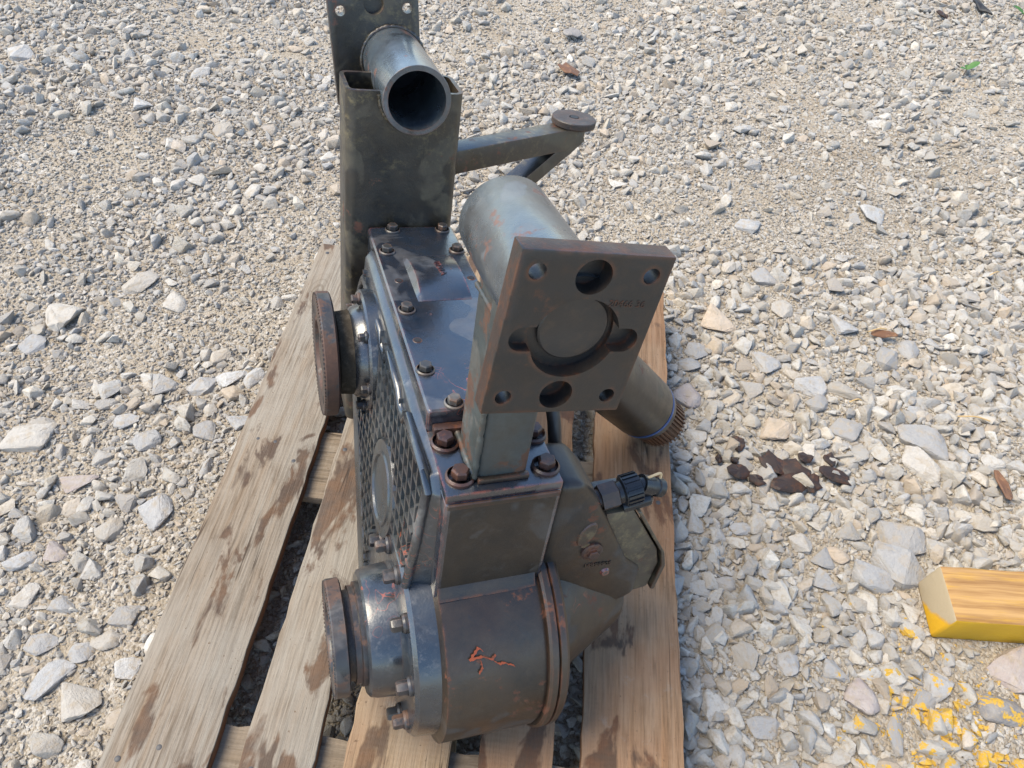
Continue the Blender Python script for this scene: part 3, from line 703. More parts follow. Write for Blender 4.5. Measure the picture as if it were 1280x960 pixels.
M['scrape'] = mat_rust('scraped_primer', (.27, .058, .02), (.20, .045, .02), (.08, .03, .016), .7, .3, .3)
part(bm, 'scrape_mark', M['scrape'], smooth=0)
# --- top face details
bm = bmesh.new(); rows = []
for k in range(15):
    t = k/14; y = .318+(.437-.318)*t; hgt = .0105*(1-(2*t-1)**2)**.75
    xs_ = [.0345+.0*t, .0375+.004*hgt/.0105, .045, .075, .1025, .1065+.002*(1-t), .110]
    zs_ = [.0296, .0302+hgt*.92, .0303+hgt, .0303+hgt*1.03, .0303+hgt, .0302+hgt*.92, .0296]
    rows.append([bm.verts.new((x, y, z)) for x, z in zip(xs_, zs_)])
for A, B in zip(rows, rows[1:]):
    for k in range(6): bm.faces.new((A[k], A[k+1], B[k+1], B[k]))
bm.faces.new(rows[0]); bm.faces.new(rows[-1][::-1])
part(bm, 'data_pad', M['casing'], 0, smooth=40)
tm = text_mesh('0231A', .0135, .0016, 'cast_number'); tx = link(tm, 'cast_number', M['casing'], gearbox, smooth=0)
tx.location = Vector((.078, .383, .0408))-BASE; tx.rotation_euler = (0, 0, R(-84))
def hexbolt(c, d, r, h, mat, washer=1.35, wh=.3, parent=None, name='bolt', rot=None, seed=0):
    """flanged hexagon bolt head standing on point c along d"""
    bm = lathe([(0, 0), (0, r*washer), (h*wh*.6, r*washer), (h*wh, r*washer*.86)], 'z', seg=20)
    a0 = rot if rot is not None else random.random()
    pr = [(h*wh*.8, .98), (h*.86, 1.0), (h, .84)]; rings = []
    for z, s in pr: rings.append([bm.verts.new((r*s*math.cos(a0+i*math.pi/3), r*s*math.sin(a0+i*math.pi/3), z)) for i in range(6)])
    for A, B in zip(rings, rings[1:]):
        for i in range(6): bm.faces.new((A[i], A[(i+1) % 6], B[(i+1) % 6], B[i]))
    bm.faces.new(rings[-1]); 
    vr = [v for v in bm.verts if abs(v.co.z-h*wh) < 1e-7]
    q = Vector(d).to_track_quat('Z', 'Y').to_matrix().to_4x4(); q.translation = Vector(c)
    bmesh.ops.transform(bm, matrix=q, verts=bm.verts)
    return part(bm, name, mat, 0.0, smooth=25, parent=parent)
for x, y in ((.0165, .452), (.0155, .299), (.0128, .172), (.032, .109), (.036, .517), (.113, .515), (.120, .45)):
    hexbolt((x, y, .030), (0, 0, 1), .0080, .0105, M['bolt'], 1.45)
for x, y in ((.019, .372), (.016, .232), (.122, .372)):
    part(lathe([(.0302, 0), (.0306, .0055), (.0300, .0062)], 'z', (x, y), 16), 'threaded_hole', M['bolt_rust'])
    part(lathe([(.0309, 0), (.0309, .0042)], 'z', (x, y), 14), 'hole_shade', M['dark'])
for x, y in ((.016, .077), (.020, .024), (.117, .024), (.1195, .076)):
    hexbolt((x, y, .0), (0, 0, 1), .0100, .0145, M['bolt_rust'], 1.6, .38)
part(box((.006, .088, .0), (.05, .1, .012)), 'step_rib', M['bolt_rust'], .003, 2)

# --- left cover with its diamond rib grid (leans outwards towards the bottom)
SH = lambda z: -.115*(-z-.03)                       # extra outward shift
def lean(bm):
    for v in bm.verts:
        v.co.x += SH(v.co.z) if v.co.z < -.03 and v.co.x < -.003 else 0
    return bm
ci = [(IN_C[0]+.118*math.cos(a), IN_C[1]+.118*math.sin(a)) for a in np.linspace(0, 2*math.pi, 40)]
cover_out = hull2([(q[0], min(q[1], .012)) for q in ci] + [(.49, .015), (.035, .0), (.018, -.02), (.018, -.17), (.06, -.30), (.13, -.437)])
cov_in = inset(cover_out, .016)
side_cover = part(lean(prism(cover_out, 'x', .001, -.010, poly2=inset(cover_out, .009))), 'side_cover', M['cover'], .003, 2, ang=20)
# rim bead with steps round the cover bolts
rim_pts = [(.492, -.10), (.486, -.045), (.470, -.022), (.318, -.018), (.306, -.032), (.278, -.032), (.266, -.014), (.190, -.012), (.178, -.026), (.150, -.026), (.138, -.008), (.045, -.006), (.030, -.022), (.026, -.10), (.024, -.172)]
part(lean(sweep([(-.0125, *q) for q in rim_pts], .0058, 10)), 'cover_rim', M['cover'], 0, smooth=50)
DISC = (.182, -.172)
def in_poly(p, poly):
    return all((b[0]-a[0])*(p[1]-a[1])-(b[1]-a[1])*(p[0]-a[0]) > 0 for a, b in zip(poly, poly[1:]+poly[:1]))
gridp = inset(cover_out, .024); lowp = inset(cover_out, .042)
def rib_ok(p):
    # smooth border along the lower edge, round pad round the disc, bearing housings
    if not in_poly(p, gridp): return False
    if math.hypot(p[0]-DISC[0], p[1]-DISC[1]) < .068: return False
    if math.hypot(p[0]-IN_C[0], p[1]-IN_C[1]) < .094: return False
    if math.hypot(p[0]-OUT_C[0], p[1]-OUT_C[1]) < .138: return False
    t = (p[0]-.138)*(-.53)+(p[1]+.43)*.845           # distance from the lower tangent line
    return t > .040
for fam in (24, 96):
    ca, sa = math.cos(R(fam-28)), math.sin(R(fam-28))
    for k in range(-40, 41):
        off = k*.0205; run = None
        for s_ in np.arange(-.6, .6, .004):
            p = (.26+ca*s_-sa*off, -.2+sa*s_+ca*off); ok = rib_ok(p)
            if ok and run is None: run = s_
            if (not ok or s_ > .595) and run is not None:
                if s_-run > .008:
                    L_ = (s_-run)/2; mid = (.26+ca*(run+s_)/2-sa*off, -.2+sa*(run+s_)/2+ca*off)
                    mt = Matrix(((1, 0, 0, 0), (0, ca, -sa, mid[0]), (0, sa, ca, mid[1]), (0, 0, 0, 1)))
                    part(lean(box((-.0150, -L_, -.0021), (-.008, L_, .0021), None, mt)), 'rib', M['cover_light'], 0, smooth=30, parent=side_cover)
                run = None
# smooth pads: lower border and round disc with its raised ring
part(lean(prism([(.138+.845*s-.53*t, -.43+.53*s*1.0+.845*t) for s, t in ((-.02, .004), (.36, .004), (.36, .036), (-.02, .036))][::-1] if False else
     [(.455, -.185), (.432, -.158), (.135, -.386), (.125, -.425), (.145, -.430)], 'x', -.009, -.0154)), 'lower_border', M['cover_light'], .002, 2)
part(lean(lathe([(-.008, .0), (-.008, .067), (-.0152, .065), (-.0156, .051), (-.0178, .049), (-.0178, .0455), (-.0150, .0435), (-.0142, .02), (-.0140, 0)], 'x', DISC, 56)), 'round_pad', M['cover_light'], smooth=32)

# --- input side: bearing housing, dusty collar, drive flange
dxi = SH(IN_C[1])
def ring_bolts(c, rad, x, angs, r, h, parent=None, mat='flange_paint'):
    for a in angs: hexbolt((x, c[0]+rad*math.cos(R(a)), c[1]+rad*math.sin(R(a))), (-1, 0, 0), r, h, M[mat], 1.35, .35)
part(lathe([(-.008, .0), (-.008, .092), (-.026, .090), (-.029, .087), (-.029, .070), (-.041, .066), (-.046, .060), (-.046, 0)], 'x', IN_C, 64), 'input_bearing_housing', M['cover'], smooth=32)
ring_bolts(IN_C, .080, -.028, (20, 75, 130, 185, 240, 295), .0066, .013)
part(lathe([(-.045, 0), (-.045, .062), (-.064, .060), (-.066, .057), (-.066, 0)], 'x', IN_C, 56), 'dusty_collar', M['dusty'], smooth=30)
part(lathe([(-.064, 0), (-.064, .052), (-.074, .052), (-.074, 0)], 'x', IN_C, 48), 'seal_groove', M['dark'])
fl = part(lathe([(-.0685, 0), (-.0685, .084), (-.0700, .0885), (-.0715, .090), (-.0872, .090), (-.0895, .088), (-.0895, .050), (-.0835, .047), (-.0805, .028), (-.0805, 0)], 'x', IN_C, 72), 'input_flange', M['flange_worn'], smooth=30)
part(lathe([(-.0880, .054), (-.0899, .056), (-.0899, .0865), (-.0885, .0878)], 'x', IN_C, 72), 'flange_face', M['flange_rust'], smooth=30)
part(lathe([(-.0800, .0), (-.0800, .030), (-.0855, .028), (-.0868, .022), (-.0868, 0)], 'x', IN_C, 40), 'shaft_end', M['flange_rust'], smooth=30)
for a in (35, 125, 215, 305):
    cy, cz = IN_C[0]+.069*math.cos(R(a)), IN_C[1]+.069*math.sin(R(a))
    part(lathe([(-.0903, 0), (-.0903, .0062)], 'x', (cy, cz), 16), 'flange_hole_shade', M['dark'])  # flat dark disc on the flange face, shade of a bolt hole painted in
bm = bmesh.new()                                     # serrated rim
for i in range(90):
    a = 2*math.pi*i/90; mt = Matrix.Rotation(a, 4, 'X'); mt.translation = Vector((0, IN_C[0], IN_C[1]))
    box((-.0905, .0862, -.0014), (-.0885, .0888, .0014), bm, mt)
part(bm, 'rim_teeth', M['flange_rust'])
# --- output side
part(lathe([(.004, .0), (.004, .139), (-.026, .136), (-.031, .131), (-.031, .095), (-.036, .085), (-.064, .0825), (-.072, .080), (-.075, .076), (-.075, 0)], 'x', OUT_C, 72), 'output_bearing_housing', M['cover'], smooth=32)
ring_bolts(OUT_C, .115, -.030, (62, 92, 122, 32, 160, 205, 232, 262, 300, 345), .0088, .020, mat='flange_paint')
part(lathe([(-.072, 0), (-.072, .066), (-.080, .066), (-.081, .062), (-.088, .062), (-.088, 0)], 'x', OUT_C, 56), 'output_collar', M['flange_paint'], smooth=30)
part(lathe([(-.086, 0), (-.086, .058), (-.0985, .056), (-.0985, 0)], 'x', OUT_C, 56), 'output_hub', M['flange_rust'], smooth=30)
part(lathe([(-.0965, 0), (-.0965, .071), (-.0985, .0745), (-.1135, .0745), (-.1155, .0725), (-.1155, .046), (-.107, .043), (-.104, .026), (-.104, 0)], 'x', OUT_C, 72), 'output_flange', M['flange_paint'], smooth=30)
part(lathe([(-.103, .0), (-.103, .027), (-.109, .025), (-.109, 0)], 'x', OUT_C, 40), 'shaft_end', M['flange_rust'], smooth=30)
bm = bmesh.new()
for i in range(80):
    a = 2*math.pi*i/80; mt = Matrix.Rotation(a, 4, 'X'); mt.translation = Vector((0, OUT_C[0], OUT_C[1]))
    box((-.1165, .0705, -.0012), (-.1145, .0730, .0012), bm, mt)
part(bm, 'rim_teeth', M['flange_paint'])

# --- front bracket: post, tube, plate
def rrect(x0, x1, y0, y1, r, n=5):
    return arc(x1-r, y1-r, r, 0, 90, n)+arc(x0+r, y1-r, r, 90, 180, n)+arc(x0+r, y0+r, r, 180, 270, n)+arc(x1-r, y0+r, r, 270, 360, n)
post = part(prism(rrect(.0345, .0935, .016, .088, .009), 'z', .001, .222), 'post', M['post'], 0, smooth=30)
bm = box((.036, .010, 0), (.094, .018, .007)); part(bm, 'weld_bead', M['barrel'], .0028, 2)
bm = box((.0305, .02, 0), (.037, .088, .006)); part(bm, 'weld_bead', M['barrel'], .0025, 2)
Y_PL = -.052                                         # front face of the plate
TZ, TX = .234, .0755                                 # tube axis
RT = .0475
part(lathe([(Y_PL+.012, RT), (.148, RT), (.150, RT-.001), (.150, RT-.007), (.02, RT-.007), (.02, 0)], 'y', (TZ, TX), 64), 'front_tube', M['tube'], smooth=32)
# plate: built flat about its own centre in (x,z), thickness along y, then turned slightly in its own plane
def plate_local(u, v, w, ang=-5.0, cx=.0755, cz=.2300):
    a = R(ang); return (cx+u*math.cos(a)-v*math.sin(a), w, cz+u*math.sin(a)+v*math.cos(a))
def cyl_cut(u, v, r, y0, y1, seg=40):
    bm = lathe([(y0, 0), (y0, r), (y1, r), (y1, 0)], 'y', (0, 0), seg)
    for q_ in bm.verts: q_.co = (q_.co.x+u, q_.co.y, q_.co.z+v)
    return finish(bm, 'cutter', M['plate'])
PW, PH, PT = .131, .157, .020
bm = box((-PW/2, Y_PL, -PH/2), (PW/2, Y_PL+PT, PH/2))
bmesh.ops.recalc_face_normals(bm, faces=bm.faces)
for f in bm.faces: f.material_index = 1 if f.normal.y > -.5 else 0
plate = finish(bm, 'mounting_plate', [M['plate'], M['plate_edge']], None, smooth=0, bevel=.0016, seg=2)
cut = [cyl_cut(su*.049, sv*.0605, .0072, Y_PL-.01, Y_PL+.04, 24) for su in (-1, 1) for sv in (-1, 1)]
cut += [cyl_cut(-.001, .0575, .0155, Y_PL-.01, Y_PL+.017), cyl_cut(-.001, -.0585, .0150, Y_PL-.01, Y_PL+.017)]
cut += [cyl_cut(0, -.0005, .0385, Y_PL-.01, Y_PL+.0150, 56)]
bmc = prism(arc(-.046, 0, .0118, 90, 270, 12)+arc(.046, 0, .0118, -90, 90, 12), 'z', 0, .0215)
for q_ in bmc.verts: q_.co = (q_.co.x, Y_PL-.01+q_.co.z, q_.co.y-.001)
cut.append(finish(bmc, 'cutter', M['plate']))
boolean(plate, cut)
bmc = bmesh.new(); bmc.from_mesh(plate.data)
for v in bmc.verts: v.co = plate_local(v.co.x, v.co.z, v.co.y)
bmesh.ops.recalc_face_normals(bmc, faces=bmc.faces); bmc.to_mesh(plate.data); bmc.free()
plate.parent = gearbox; plate.location = -BASE
bm = lathe([(Y_PL+.0155, 0), (Y_PL+.0100, 0), (Y_PL+.0100, .0295), (Y_PL+.0110, .0312), (Y_PL+.0155, .0312)], 'y', (0, 0), 56)
for v in bm.verts: v.co = plate_local(v.co.x+.0015, v.co.z+.0035, v.co.y)
part(bm, 'centre_plug', M['plug'], smooth=30)
for u, v, r_ in ((-.001, .0575, .0154), (-.001, -.0585, .0149)):
    pass
tm = text_mesh('20466 36', .0088, .0004, 'stamped_number'); tx = link(tm, 'stamped_number', M['plate_edge'], gearbox, smooth=0)
p_ = plate_local(.036, .0345, Y_PL-.0003); tx.location = Vector(p_)-BASE
tx.rotation_euler = (R(90), R(5), 0)
# weld run between plate and post wall
part(box((.030, Y_PL+.019, .150), (.0375, .030, .245)), 'gusset', M['post'], .002, 2)

def bead(pts, r, mat='post', name='weld_bead'):
    P_ = []
    for a, b in zip(pts, pts[1:]):
        a = Vector(a); b = Vector(b); n = max(2, int((b-a).length/.0035))
        for k in range(n): P_.append(a+(b-a)*k/n)
    P_.append(Vector(pts[-1]))
    part(sweep(P_, [r*random.uniform(.75, 1.2) for _ in P_], 8), name, M[mat], 0, smooth=60)
ca_ = [(TX+(RT+.001)*math.cos(t), Y_PL+PT+.002, TZ+(RT+.001)*math.sin(t)) for t in np.linspace(-.3, math.pi+.3, 40)]
bead(ca_, .0036, 'plate_edge')
bead([(.0335, .018, .004), (.0335, .088, .004)], .004)
bead([(.0335, .0165, .006), (.0335, .0165, .150)], .0032)
bead([(.036, .0150, .2), (.0335, .086, .2)], .003)
# --- rear bracket: hollow channel with the tube through its top
def hollow(x0, x1, y0, y1, r, t, z0, z1):
    bm = bmesh.new(); A = rrect(x0, x1, y0, y1, r); B = rrect(x0+t, x1-t, y0+t, y1-t, max(r-t, .002)); n = len(A)
    V = [[bm.verts.new((u, v, z)) for u, v in P_] for z in (z0, z1) for P_ in (A, B)]
    for i in range(n):
        j = (i+1) % n
        bm.faces.new((V[0][i], V[0][j], V[2][j], V[2][i])); bm.faces.new((V[1][j], V[1][i], V[3][i], V[3][j]))
        bm.faces.new((V[2][i], V[2][j], V[3][j], V[3][i])); bm.faces.new((V[0][j], V[0][i], V[1][i], V[1][j]))
    return bm
RTZ, RTX = .2255, .0625
rear = part(hollow(-.031, .1345, .535, .620, .014, .006, -.362, .2305), 'rear_bracket', M['bracket'], 0, smooth=30)
bmc = lathe([(.45, 0), (.45, RT-.003), (.75, RT-.003), (.75, 0)], 'y', (RTZ, RTX), 64); cutter = finish(bmc, 'cutter', M['dark'], gearbox, tuple(-BASE))
boolean(rear, [cutter])
part(lathe([(.515, RT-.0072), (.515, RT-.0005), (.5155, RT), (.702, RT), (.702, RT-.0072)], 'y', (RTZ, RTX), 64, closed=True), 'rear_tube', M['tube'], smooth=30)
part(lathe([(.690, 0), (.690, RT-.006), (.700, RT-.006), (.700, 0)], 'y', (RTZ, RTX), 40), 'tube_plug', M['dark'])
def rplate(u, v, w): return plate_local(u, v, w, 6.0, .0375, .2370)
bm = box((-.067, .700, -.078), (.067, .718, .078))
rp = finish(bm, 'rear_mounting_plate', M['bracket'], None, smooth=0, bevel=.0016)
def cut_at(u, v, r, y0, y1):
    c = cyl_cut(u, v, r, y0, y1, 24); return c
boolean(rp, [cut_at(su*.0495, sv*.058, .0072, .68, .74) for su in (-1, 1) for sv in (-1, 1)]+[cut_at(0, .066, .015, .68, .712)])
bmc = bmesh.new(); bmc.from_mesh(rp.data)
for v in bmc.verts: v.co = rplate(v.co.x, v.co.z, v.co.y)
bmesh.ops.recalc_face_normals(bmc, faces=bmc.faces); bmc.to_mesh(rp.data); bmc.free(); rp.parent = gearbox; rp.location = -BASE
bead([(RTX+(RT+.001)*math.cos(t), .698, RTZ+(RT+.001)*math.sin(t)) for t in np.linspace(-.4, math.pi+.4, 40)], .0035, 'bracket')
bead([(RTX+(RT+.0012)*math.cos(t), .5335, RTZ+(RT+.0012)*math.sin(t)) for t in np.linspace(math.pi*.99, math.pi*2.01, 40)], .0030, 'bracket')
bead([(.1355, .60, .137), (.1355, .56, .137), (.1355, .56, .100)], .003, 'bracket')
# --- side arm with its round pad
D0 = Vector((.381, .694, .140)); A0 = Vector((.130, .579, .140)); u_ = (D0-A0).normalized(); v_ = Vector((-u_.y, u_.x, 0))
def obox(o, u, v, w, l, bw, h0, h1, name, mat, bev=.002):
    bm = box((0, -bw, h0), (l, bw, h1)); mt = Matrix((u, v, w)).transposed().to_4x4(); mt.translation = o
    bmesh.ops.transform(bm, matrix=mt, verts=bm.verts); return part(bm, name, mat, bev, 2)
obox(A0, u_, v_, Vector((0, 0, 1)), (D0-A0).length-.005, .019, -.040, -.003, 'side_arm', M['bracket'])
part(lathe([(.137, 0), (.137, .0375), (.139, .0390), (.1475, .0390), (.149, .0378), (.1495, .009), (.146, .0085), (.1455, 0)], 'z', (D0.x, D0.y), 48), 'arm_pad', M['flange_rust'], smooth=30)
part(lathe([(.1498, 0), (.1498, .0075)], 'z', (D0.x, D0.y), 20), 'pad_hole_shade', M['dark'])  # dark disc laid over the centre dip, painting the hole's shade
B0 = Vector((.392, .700, .122)); B1 = Vector((.215, .625, .010)); bu = (B1-B0).normalized(); bv = Vector((0, 0, 1)).cross(bu).normalized(); bw_ = bu.cross(bv)
obox(B0, bu, bv, bw_, (B1-B0).length, .019, -.014, .012, 'arm_brace', M['bracket'])
tri = [(D0.x-.055, .137), (D0.x+.025, .137), (D0.x+.01, .118), (D0.x-.03, .09), (D0.x-.07, .095)]
obox(D0-u_*.06+Vector((0, 0, 0)), u_, v_, Vector((0, 0, 1)), .078, .017, -.030, -.0035, 'arm_head', M['bracket'], .005)
# --- right hand housing with sensor
hp = [(.134, -.018), (.166, -.022), (.188, -.050), (.258, -.178), (.286, -.205), (.290, -.262), (.262, -.275), (.134, -.275)]
H = prism([(v, u) for u, v in hp], 'y', .010, .085, poly2=[(v, u) for u, v in hp])
part(H, 'sensor_housing', M['barrel'], .013, 4)
part(lathe([(.150, 0), (.150, .130), (.170, .124), (.200, .106), (.266, .073), (.280, .066), (.284, .052), (.284, 0)], 'x', (.075, -.302), 20), 'end_cone', M['barrel'], .003, 2, smooth=30)
fp = [(.208, -.088), (.246, -.086), (.304, -.176), (.314, -.206), (.311, -.258), (.276, -.264), (.245, -.175)]
part(prism([(v, u) for u, v in fp], 'y', .016, .072), 'housing_flange', M['bracket'], .004, 2)
part(prism([(v, u) for u, v in [(q_[0]+.010, q_[1]-.004) for q_ in fp[1:5]]+[(q_[0]+.003, q_[1]-.001) for q_ in fp[4:0:-1]]], 'y', .012, .078), 'end_plate', M['bracket'], .001, 1)
bm = lathe([(0, 0), (0, .0125), (.003, .0125), (.0045, .0100), (.0045, 0)], 'z', seg=24)
def on_front(bm, x, z, rot=0, sx=1, sz=1, y=.010):
    mt = Matrix.Translation((x, y, z)) @ Matrix.Rotation(R(90), 4, 'X') @ Matrix.Rotation(rot, 4, 'Z') @ Matrix.Diagonal((sx, sz, 1, 1))
    bmesh.ops.transform(bm, matrix=mt, verts=bm.verts); return bm
part(on_front(bm, .199, -.145, 0, 1.15, 1.15), 'drain_plug', M['bolt_rust'], smooth=30)
hexbolt((.199, .006, -.145), (0, -1, 0), .0082, .006, M['bolt_rust'], 1.0)
bm = lathe([(0, 0), (0, .011), (.0018, .010), (.0018, 0)], 'z', seg=28); part(on_front(bm, .186, -.112, R(-18), .95, 1.9), 'cast_pad', M['bracket'], smooth=30)
bm = lathe([(0, 0), (0, .006), (.0015, .0055), (.0015, 0)], 'z', seg=20); part(on_front(bm, .188, -.132, 0, 1.1, .8), 'cast_pad', M['bracket'], smooth=30)
bm = lathe([(0, 0), (0, .007), (.003, .005), (.003, 0)], 'z', seg=20); part(on_front(bm, .229, -.195, 0), 'cast_boss', M['casing'], smooth=30)
tm = text_mesh('14899905', .0100, .0010, 'cast_number'); tx = link(tm, 'cast_number', M['bracket'], gearbox, smooth=0)
tx.location = Vector((.214, .0095, -.176))-BASE; tx.rotation_euler = (R(90), R(4), 0)
hexbolt((.158, .026-.062, -.275), (1, 0, 0), .008, .014, M['bolt_rust'], 1.3)
# sensor body: brown hexagon, then black plastic connector
S0 = Vector((.192, .030, -.0757)); S1 = Vector((.284, .030, -.0530)); su = (S1-S0).normalized()
def along(o, d, prof, name, mat, seg=28, parent=None, smooth=30, rot=0):
    bm = lathe(prof, 'z', seg=seg); q_ = d.to_track_quat('Z', 'Y').to_matrix().to_4x4() @ Matrix.Rotation(rot, 4, 'Z'); q_.translation = o
    bmesh.ops.transform(bm, matrix=q_, verts=bm.verts); return part(bm, name, mat, smooth=smooth, parent=parent)
K = lambda prof: [(a*.92, r*1.0) for a, r in prof]
along(S0, su, K([(-.012, 0), (-.012, .0165), (.003, .0165), (.0045, .0125), (.012, .0120), (.012, 0)]), 'sensor_base', M['brass'])
along(S0, su, K([(.011, 0), (.011, .0175), (.034, .0175), (.036, .015), (.036, 0)]), 'sensor_hex', M['brass'], seg=6, smooth=20)
con = along(S0, su, K([(.035, 0), (.035, .0135), (.041, .0145), (.043, .0185), (.066, .0185), (.068, .0145), (.068, 0)]), 'connector', M['plastic'])
bm = bmesh.new()
for i in range(18):
    q_ = su.to_track_quat('Z', 'Y').to_matrix().to_4x4() @ Matrix.Rotation(i*math.tau/18, 4, 'Z'); q_.translation = S0
    box((.0178, -.0015, .0410), (.0200, .0015, .0600), bm, q_)
part(bm, 'grip_ribs', M['plastic'], 0, parent=con)
along(S0, su, K([(.066, 0), (.066, .0105), (.082, .0100), (.083, .0075), (.083, 0)]), 'cable_boot', M['plastic'], parent=con)
sd = (su+Vector((.35, .0, -.75))).normalized()
along(S0+su*.068, sd, K([(-.006, 0), (-.006, .0125), (.012, .0125), (.013, .0105), (.020, .0105), (.021, .012), (.030, .012), (.030, 0)]), 'cable_exit', M['plastic'], parent=con)
along(S0+su*.050+Vector((.0, -.004, -.022)), (su+Vector((.2, 0, .05))).normalized(), [(-.01, 0), (-.008, .010), (.028, .010), (.032, .006), (.032, 0)], 'cable_clip', M['plastic'], parent=con)
part(sweep(spline([S0+su*.070+Vector((0, 0, .011)), S0+su*.077+Vector((.001, -.003, .017)), S0+su*.085+Vector((.002, 0, .012)), S0+su*.089+Vector((0, 0, .003))], 8), .0016, 8), 'loose_wire', M['wire'], parent=con)
# --- hose and splined shaft on the far right
part(sweep(spline([(.150, .14, .02), (.158, .122, .005), (.163, .105, -.030), (.165, .09, -.085), (.160, .085, -.16)], 12), .0085, 16), 'hose', M['rubber'])
SE = px_to_ground(823, 525, .180); sdw = (rgt*.547+dwn*.37+fwd*.848).normalized()
inv = (MR.transposed()); se = inv@(SE-MO); sdl = inv@sdw
along(se, sdl, [(-.42, 0), (-.42, .058), (-.084, .058), (-.080, .056), (-.080, .0)], 'side_shaft', M['bracket'], 48)
along(se, sdl, [(-.080, .0), (-.080, .0575), (-.074, .0575), (-.074, 0)], 'seal_ring', M['seal'], 48)
along(se, sdl, [(-.074, 0), (-.074, .0560), (-.058, .0550), (-.054, .051), (-.054, 0)], 'shaft_collar', M['bracket'], 48)
bm = bmesh.new(); q_ = sdl.to_track_quat('Z', 'Y').to_matrix().to_4x4(); q_.translation = se
lathe([(-.025, 0), (-.055, .0445), (.012, .0445), (.014, .042), (.014, 0)], 'z', seg=48, bm=bm)
for i in range(40):
    box((.043, -.0016, -.054), (.0488, .0016, .012), bm, Matrix.Rotation(i*math.tau/40, 4, 'Z'))
bmesh.ops.transform(bm, matrix=q_, verts=bm.verts); part(bm, 'splined_end', M['spline'], smooth=30)

# ------------------------------------------------------------------ small things on the ground
M['bark'] = mat_rust('dark_bark', (.034, .020, .015), (.020, .0145, .012), (.085, .034, .015), .65, .3, .8)
M['leaf'] = mat_rust('dry_leaf', (.16, .075, .035), (.10, .05, .03), (.25, .13, .06), .7, .3, .4)
M['straw'] = mat_plain('dry_straw', (.50, .33, .14), .7)
def flake(px, py, w, h, ang, mat, name, label, cat, group, seed, th=.006, z=.012):
    P = px_to_ground(px, py, .01); _, _, k = project(P); fs = abs((P-CAM_POS).normalized().z)
    L = w*k/F_PX*.5; Wd = h*k/F_PX/fs*.5; r = random.Random(seed); n = 11; bm = bmesh.new(); rings = []
    for lay, (sc, zz) in enumerate(((.9, 0), (1.0, .3), (1.0, .6), (.82, 1.0))):
        if lay == 0: jit = [r.uniform(.68, 1.12) for _ in range(n)]; wob = [r.uniform(-.5, .9) for _ in range(n)]
        rings.append([bm.verts.new((L*sc*jit[i]*math.cos(math.tau*i/n), Wd*sc*jit[i]*math.sin(math.tau*i/n), th*(zz+wob[i]*.8))) for i in range(n)])
    for A, B in zip(rings, rings[1:]):
        for i in range(n): bm.faces.new((A[i], A[(i+1) % n], B[(i+1) % n], B[i]))
    bm.faces.new(rings[0][::-1]); ct = bm.verts.new((0, 0, th*1.25))
    for i in range(n): bm.faces.new((rings[-1][i], rings[-1][(i+1) % n], ct))
    o = finish(bm, name, mat, None, (P.x, P.y, float(ground_h(P.x, P.y))+z), 20)
    o.rotation_euler = (r.uniform(-.15, .15), r.uniform(-.15, .15), R(ang)); return tag(o, label, cat, group)
for i, (px, py, w, h, a) in enumerate(((968, 583, 46, 24, -30), (993, 593, 44, 26, -15), (985, 606, 52, 22, 10), (1041, 598, 48, 20, -15), (922, 590, 28, 22, 5), (1005, 575, 22, 12, 5), (1035, 578, 20, 16, 40), (945, 602, 24, 14, -30), (1013, 607, 26, 22, -20), (922, 556, 22, 20, 0), (898, 574, 10, 9, 0), (917, 577, 12, 8, 0))):
    flake(px, py, w, h, a, M['bark'], 'bark_flake', 'dark brown flaking piece of bark in the small heap on gravel', 'bark', 'heap of dark bark flakes', 70+i, .006, .014)
flake(1105, 420, 40, 8, -5, M['leaf'], 'wood_splinter', 'flat reddish brown wood splinter lying on pale gravel', 'splinter', None, 90, .004, .018)
flake(712, 88, 24, 16, 40, M['leaf'], 'dry_leaf', 'curled dark brown dry leaf on gravel behind the side arm', 'leaf', None, 91, .006, .022)
flake(1250, 610, 14, 34, 5, M['leaf'], 'wood_chip', 'upright orange brown wood chip behind the yellow timber', 'wood chip', None, 92, .005, .018)
flake(714, 40, 26, 14, -10, TONEMAT['d'], 'slate_piece', 'dark blue grey piece of slate on gravel behind the side arm', 'slate', None, 93, .008, .018)
flake(1226, 10, 12, 12, 20, M['dark'], 'charcoal_lump', 'small black lump on the far gravel', 'lump', None, 94, .012, .016)
flake(1178, 20, 9, 8, 20, M['bark'], 'bark_chip', 'tiny dark brown bark chip on the far gravel', 'bark', None, 95, .008, .016)
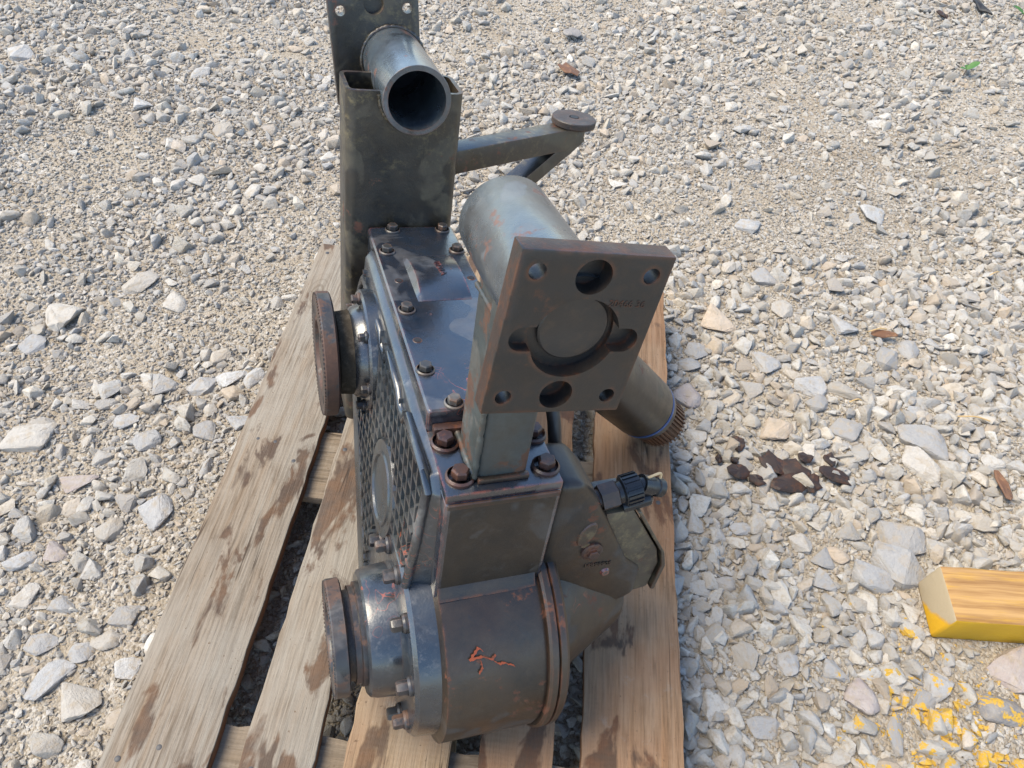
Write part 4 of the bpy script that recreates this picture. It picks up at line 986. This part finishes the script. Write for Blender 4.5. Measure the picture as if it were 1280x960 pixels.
for i, (a, b) in enumerate((((1085, 415), (1108, 412)), ((1196, 522), (1236, 528)), ((1060, 505), (1075, 503)), ((1240, 340), (1252, 336)))):
    A = px_to_ground(*a, .02); B = px_to_ground(*b, .02); mid = (A+B)/2+Vector((0, 0, .004))
    pts = spline([A, mid+Vector((.004, .003, 0)), B], 6); c0 = Vector((mid.x, mid.y, 0))
    o = finish(sweep([p-c0 for p in pts], .0016, 6), 'straw_stalk', M['straw'], None, c0+Vector((0, 0, float(ground_h(mid.x, mid.y))+.004)), 40)
    tag(o, 'thin straw coloured dry stalk lying across the gravel', 'straw', 'dry stalks on the gravel')
# seedling
m = NM('seedling_leaf'); c = m.co(); M['green'] = m.fin(m.mix(m.noise(c, 90, 3), (.035, .11, .018), (.07, .16, .028)), .5, m.bump(m.noise(c, 200, 3), .2, .001), 0.0, .4)
m.b.inputs['Subsurface Weight'].default_value = .0
def seedling(px, py, leaves, label, seed):
    P = px_to_ground(px, py); e = bpy.data.objects.new('seedling', None); col.objects.link(e); e.location = (P.x, P.y, float(ground_h(P.x, P.y)))
    tag(e, label, 'seedling')
    finish(sweep([(0, 0, -.01), (.001, 0, .012), (.003, .001, .03)], [.0016, .0014, .001], 8), 'stem', M['leaf'], e)
    for (az, ln, wd, el) in leaves:
        bm = bmesh.new(); rows = []
        for i in range(8):
            t = i/7; wv = wd*math.sin(math.pi*min(1, t*.93+.05))**.8; z = ln*t*math.sin(R(el))-.25*ln*t*t*.3; x = ln*t*math.cos(R(el))
            rows.append([bm.verts.new((x, -wv, z+wv*.35)), bm.verts.new((x, 0, z)), bm.verts.new((x, wv, z+wv*.35))])
        for A, B in zip(rows, rows[1:]):
            for k in range(2): bm.faces.new((A[k], A[k+1], B[k+1], B[k]))
        ext = bmesh.ops.solidify(bm, geom=bm.faces[:], thickness=.0006)
        l = finish(bm, 'leaf', M['green'], e, (.003, .001, .028), 60); l.rotation_euler = (0, 0, R(az))
seedling(1205, 92, ((20, .052, .015, 35), (80, .028, .009, 20), (190, .03, .010, 15)), 'tiny green seedling with broad leaf sprouting from the far gravel', 1)
seedling(1276, 24, ((30, .06, .014, 30), (150, .06, .016, 25), (250, .05, .014, 20)), 'low pale green weed at the far edge of the gravel', 2)
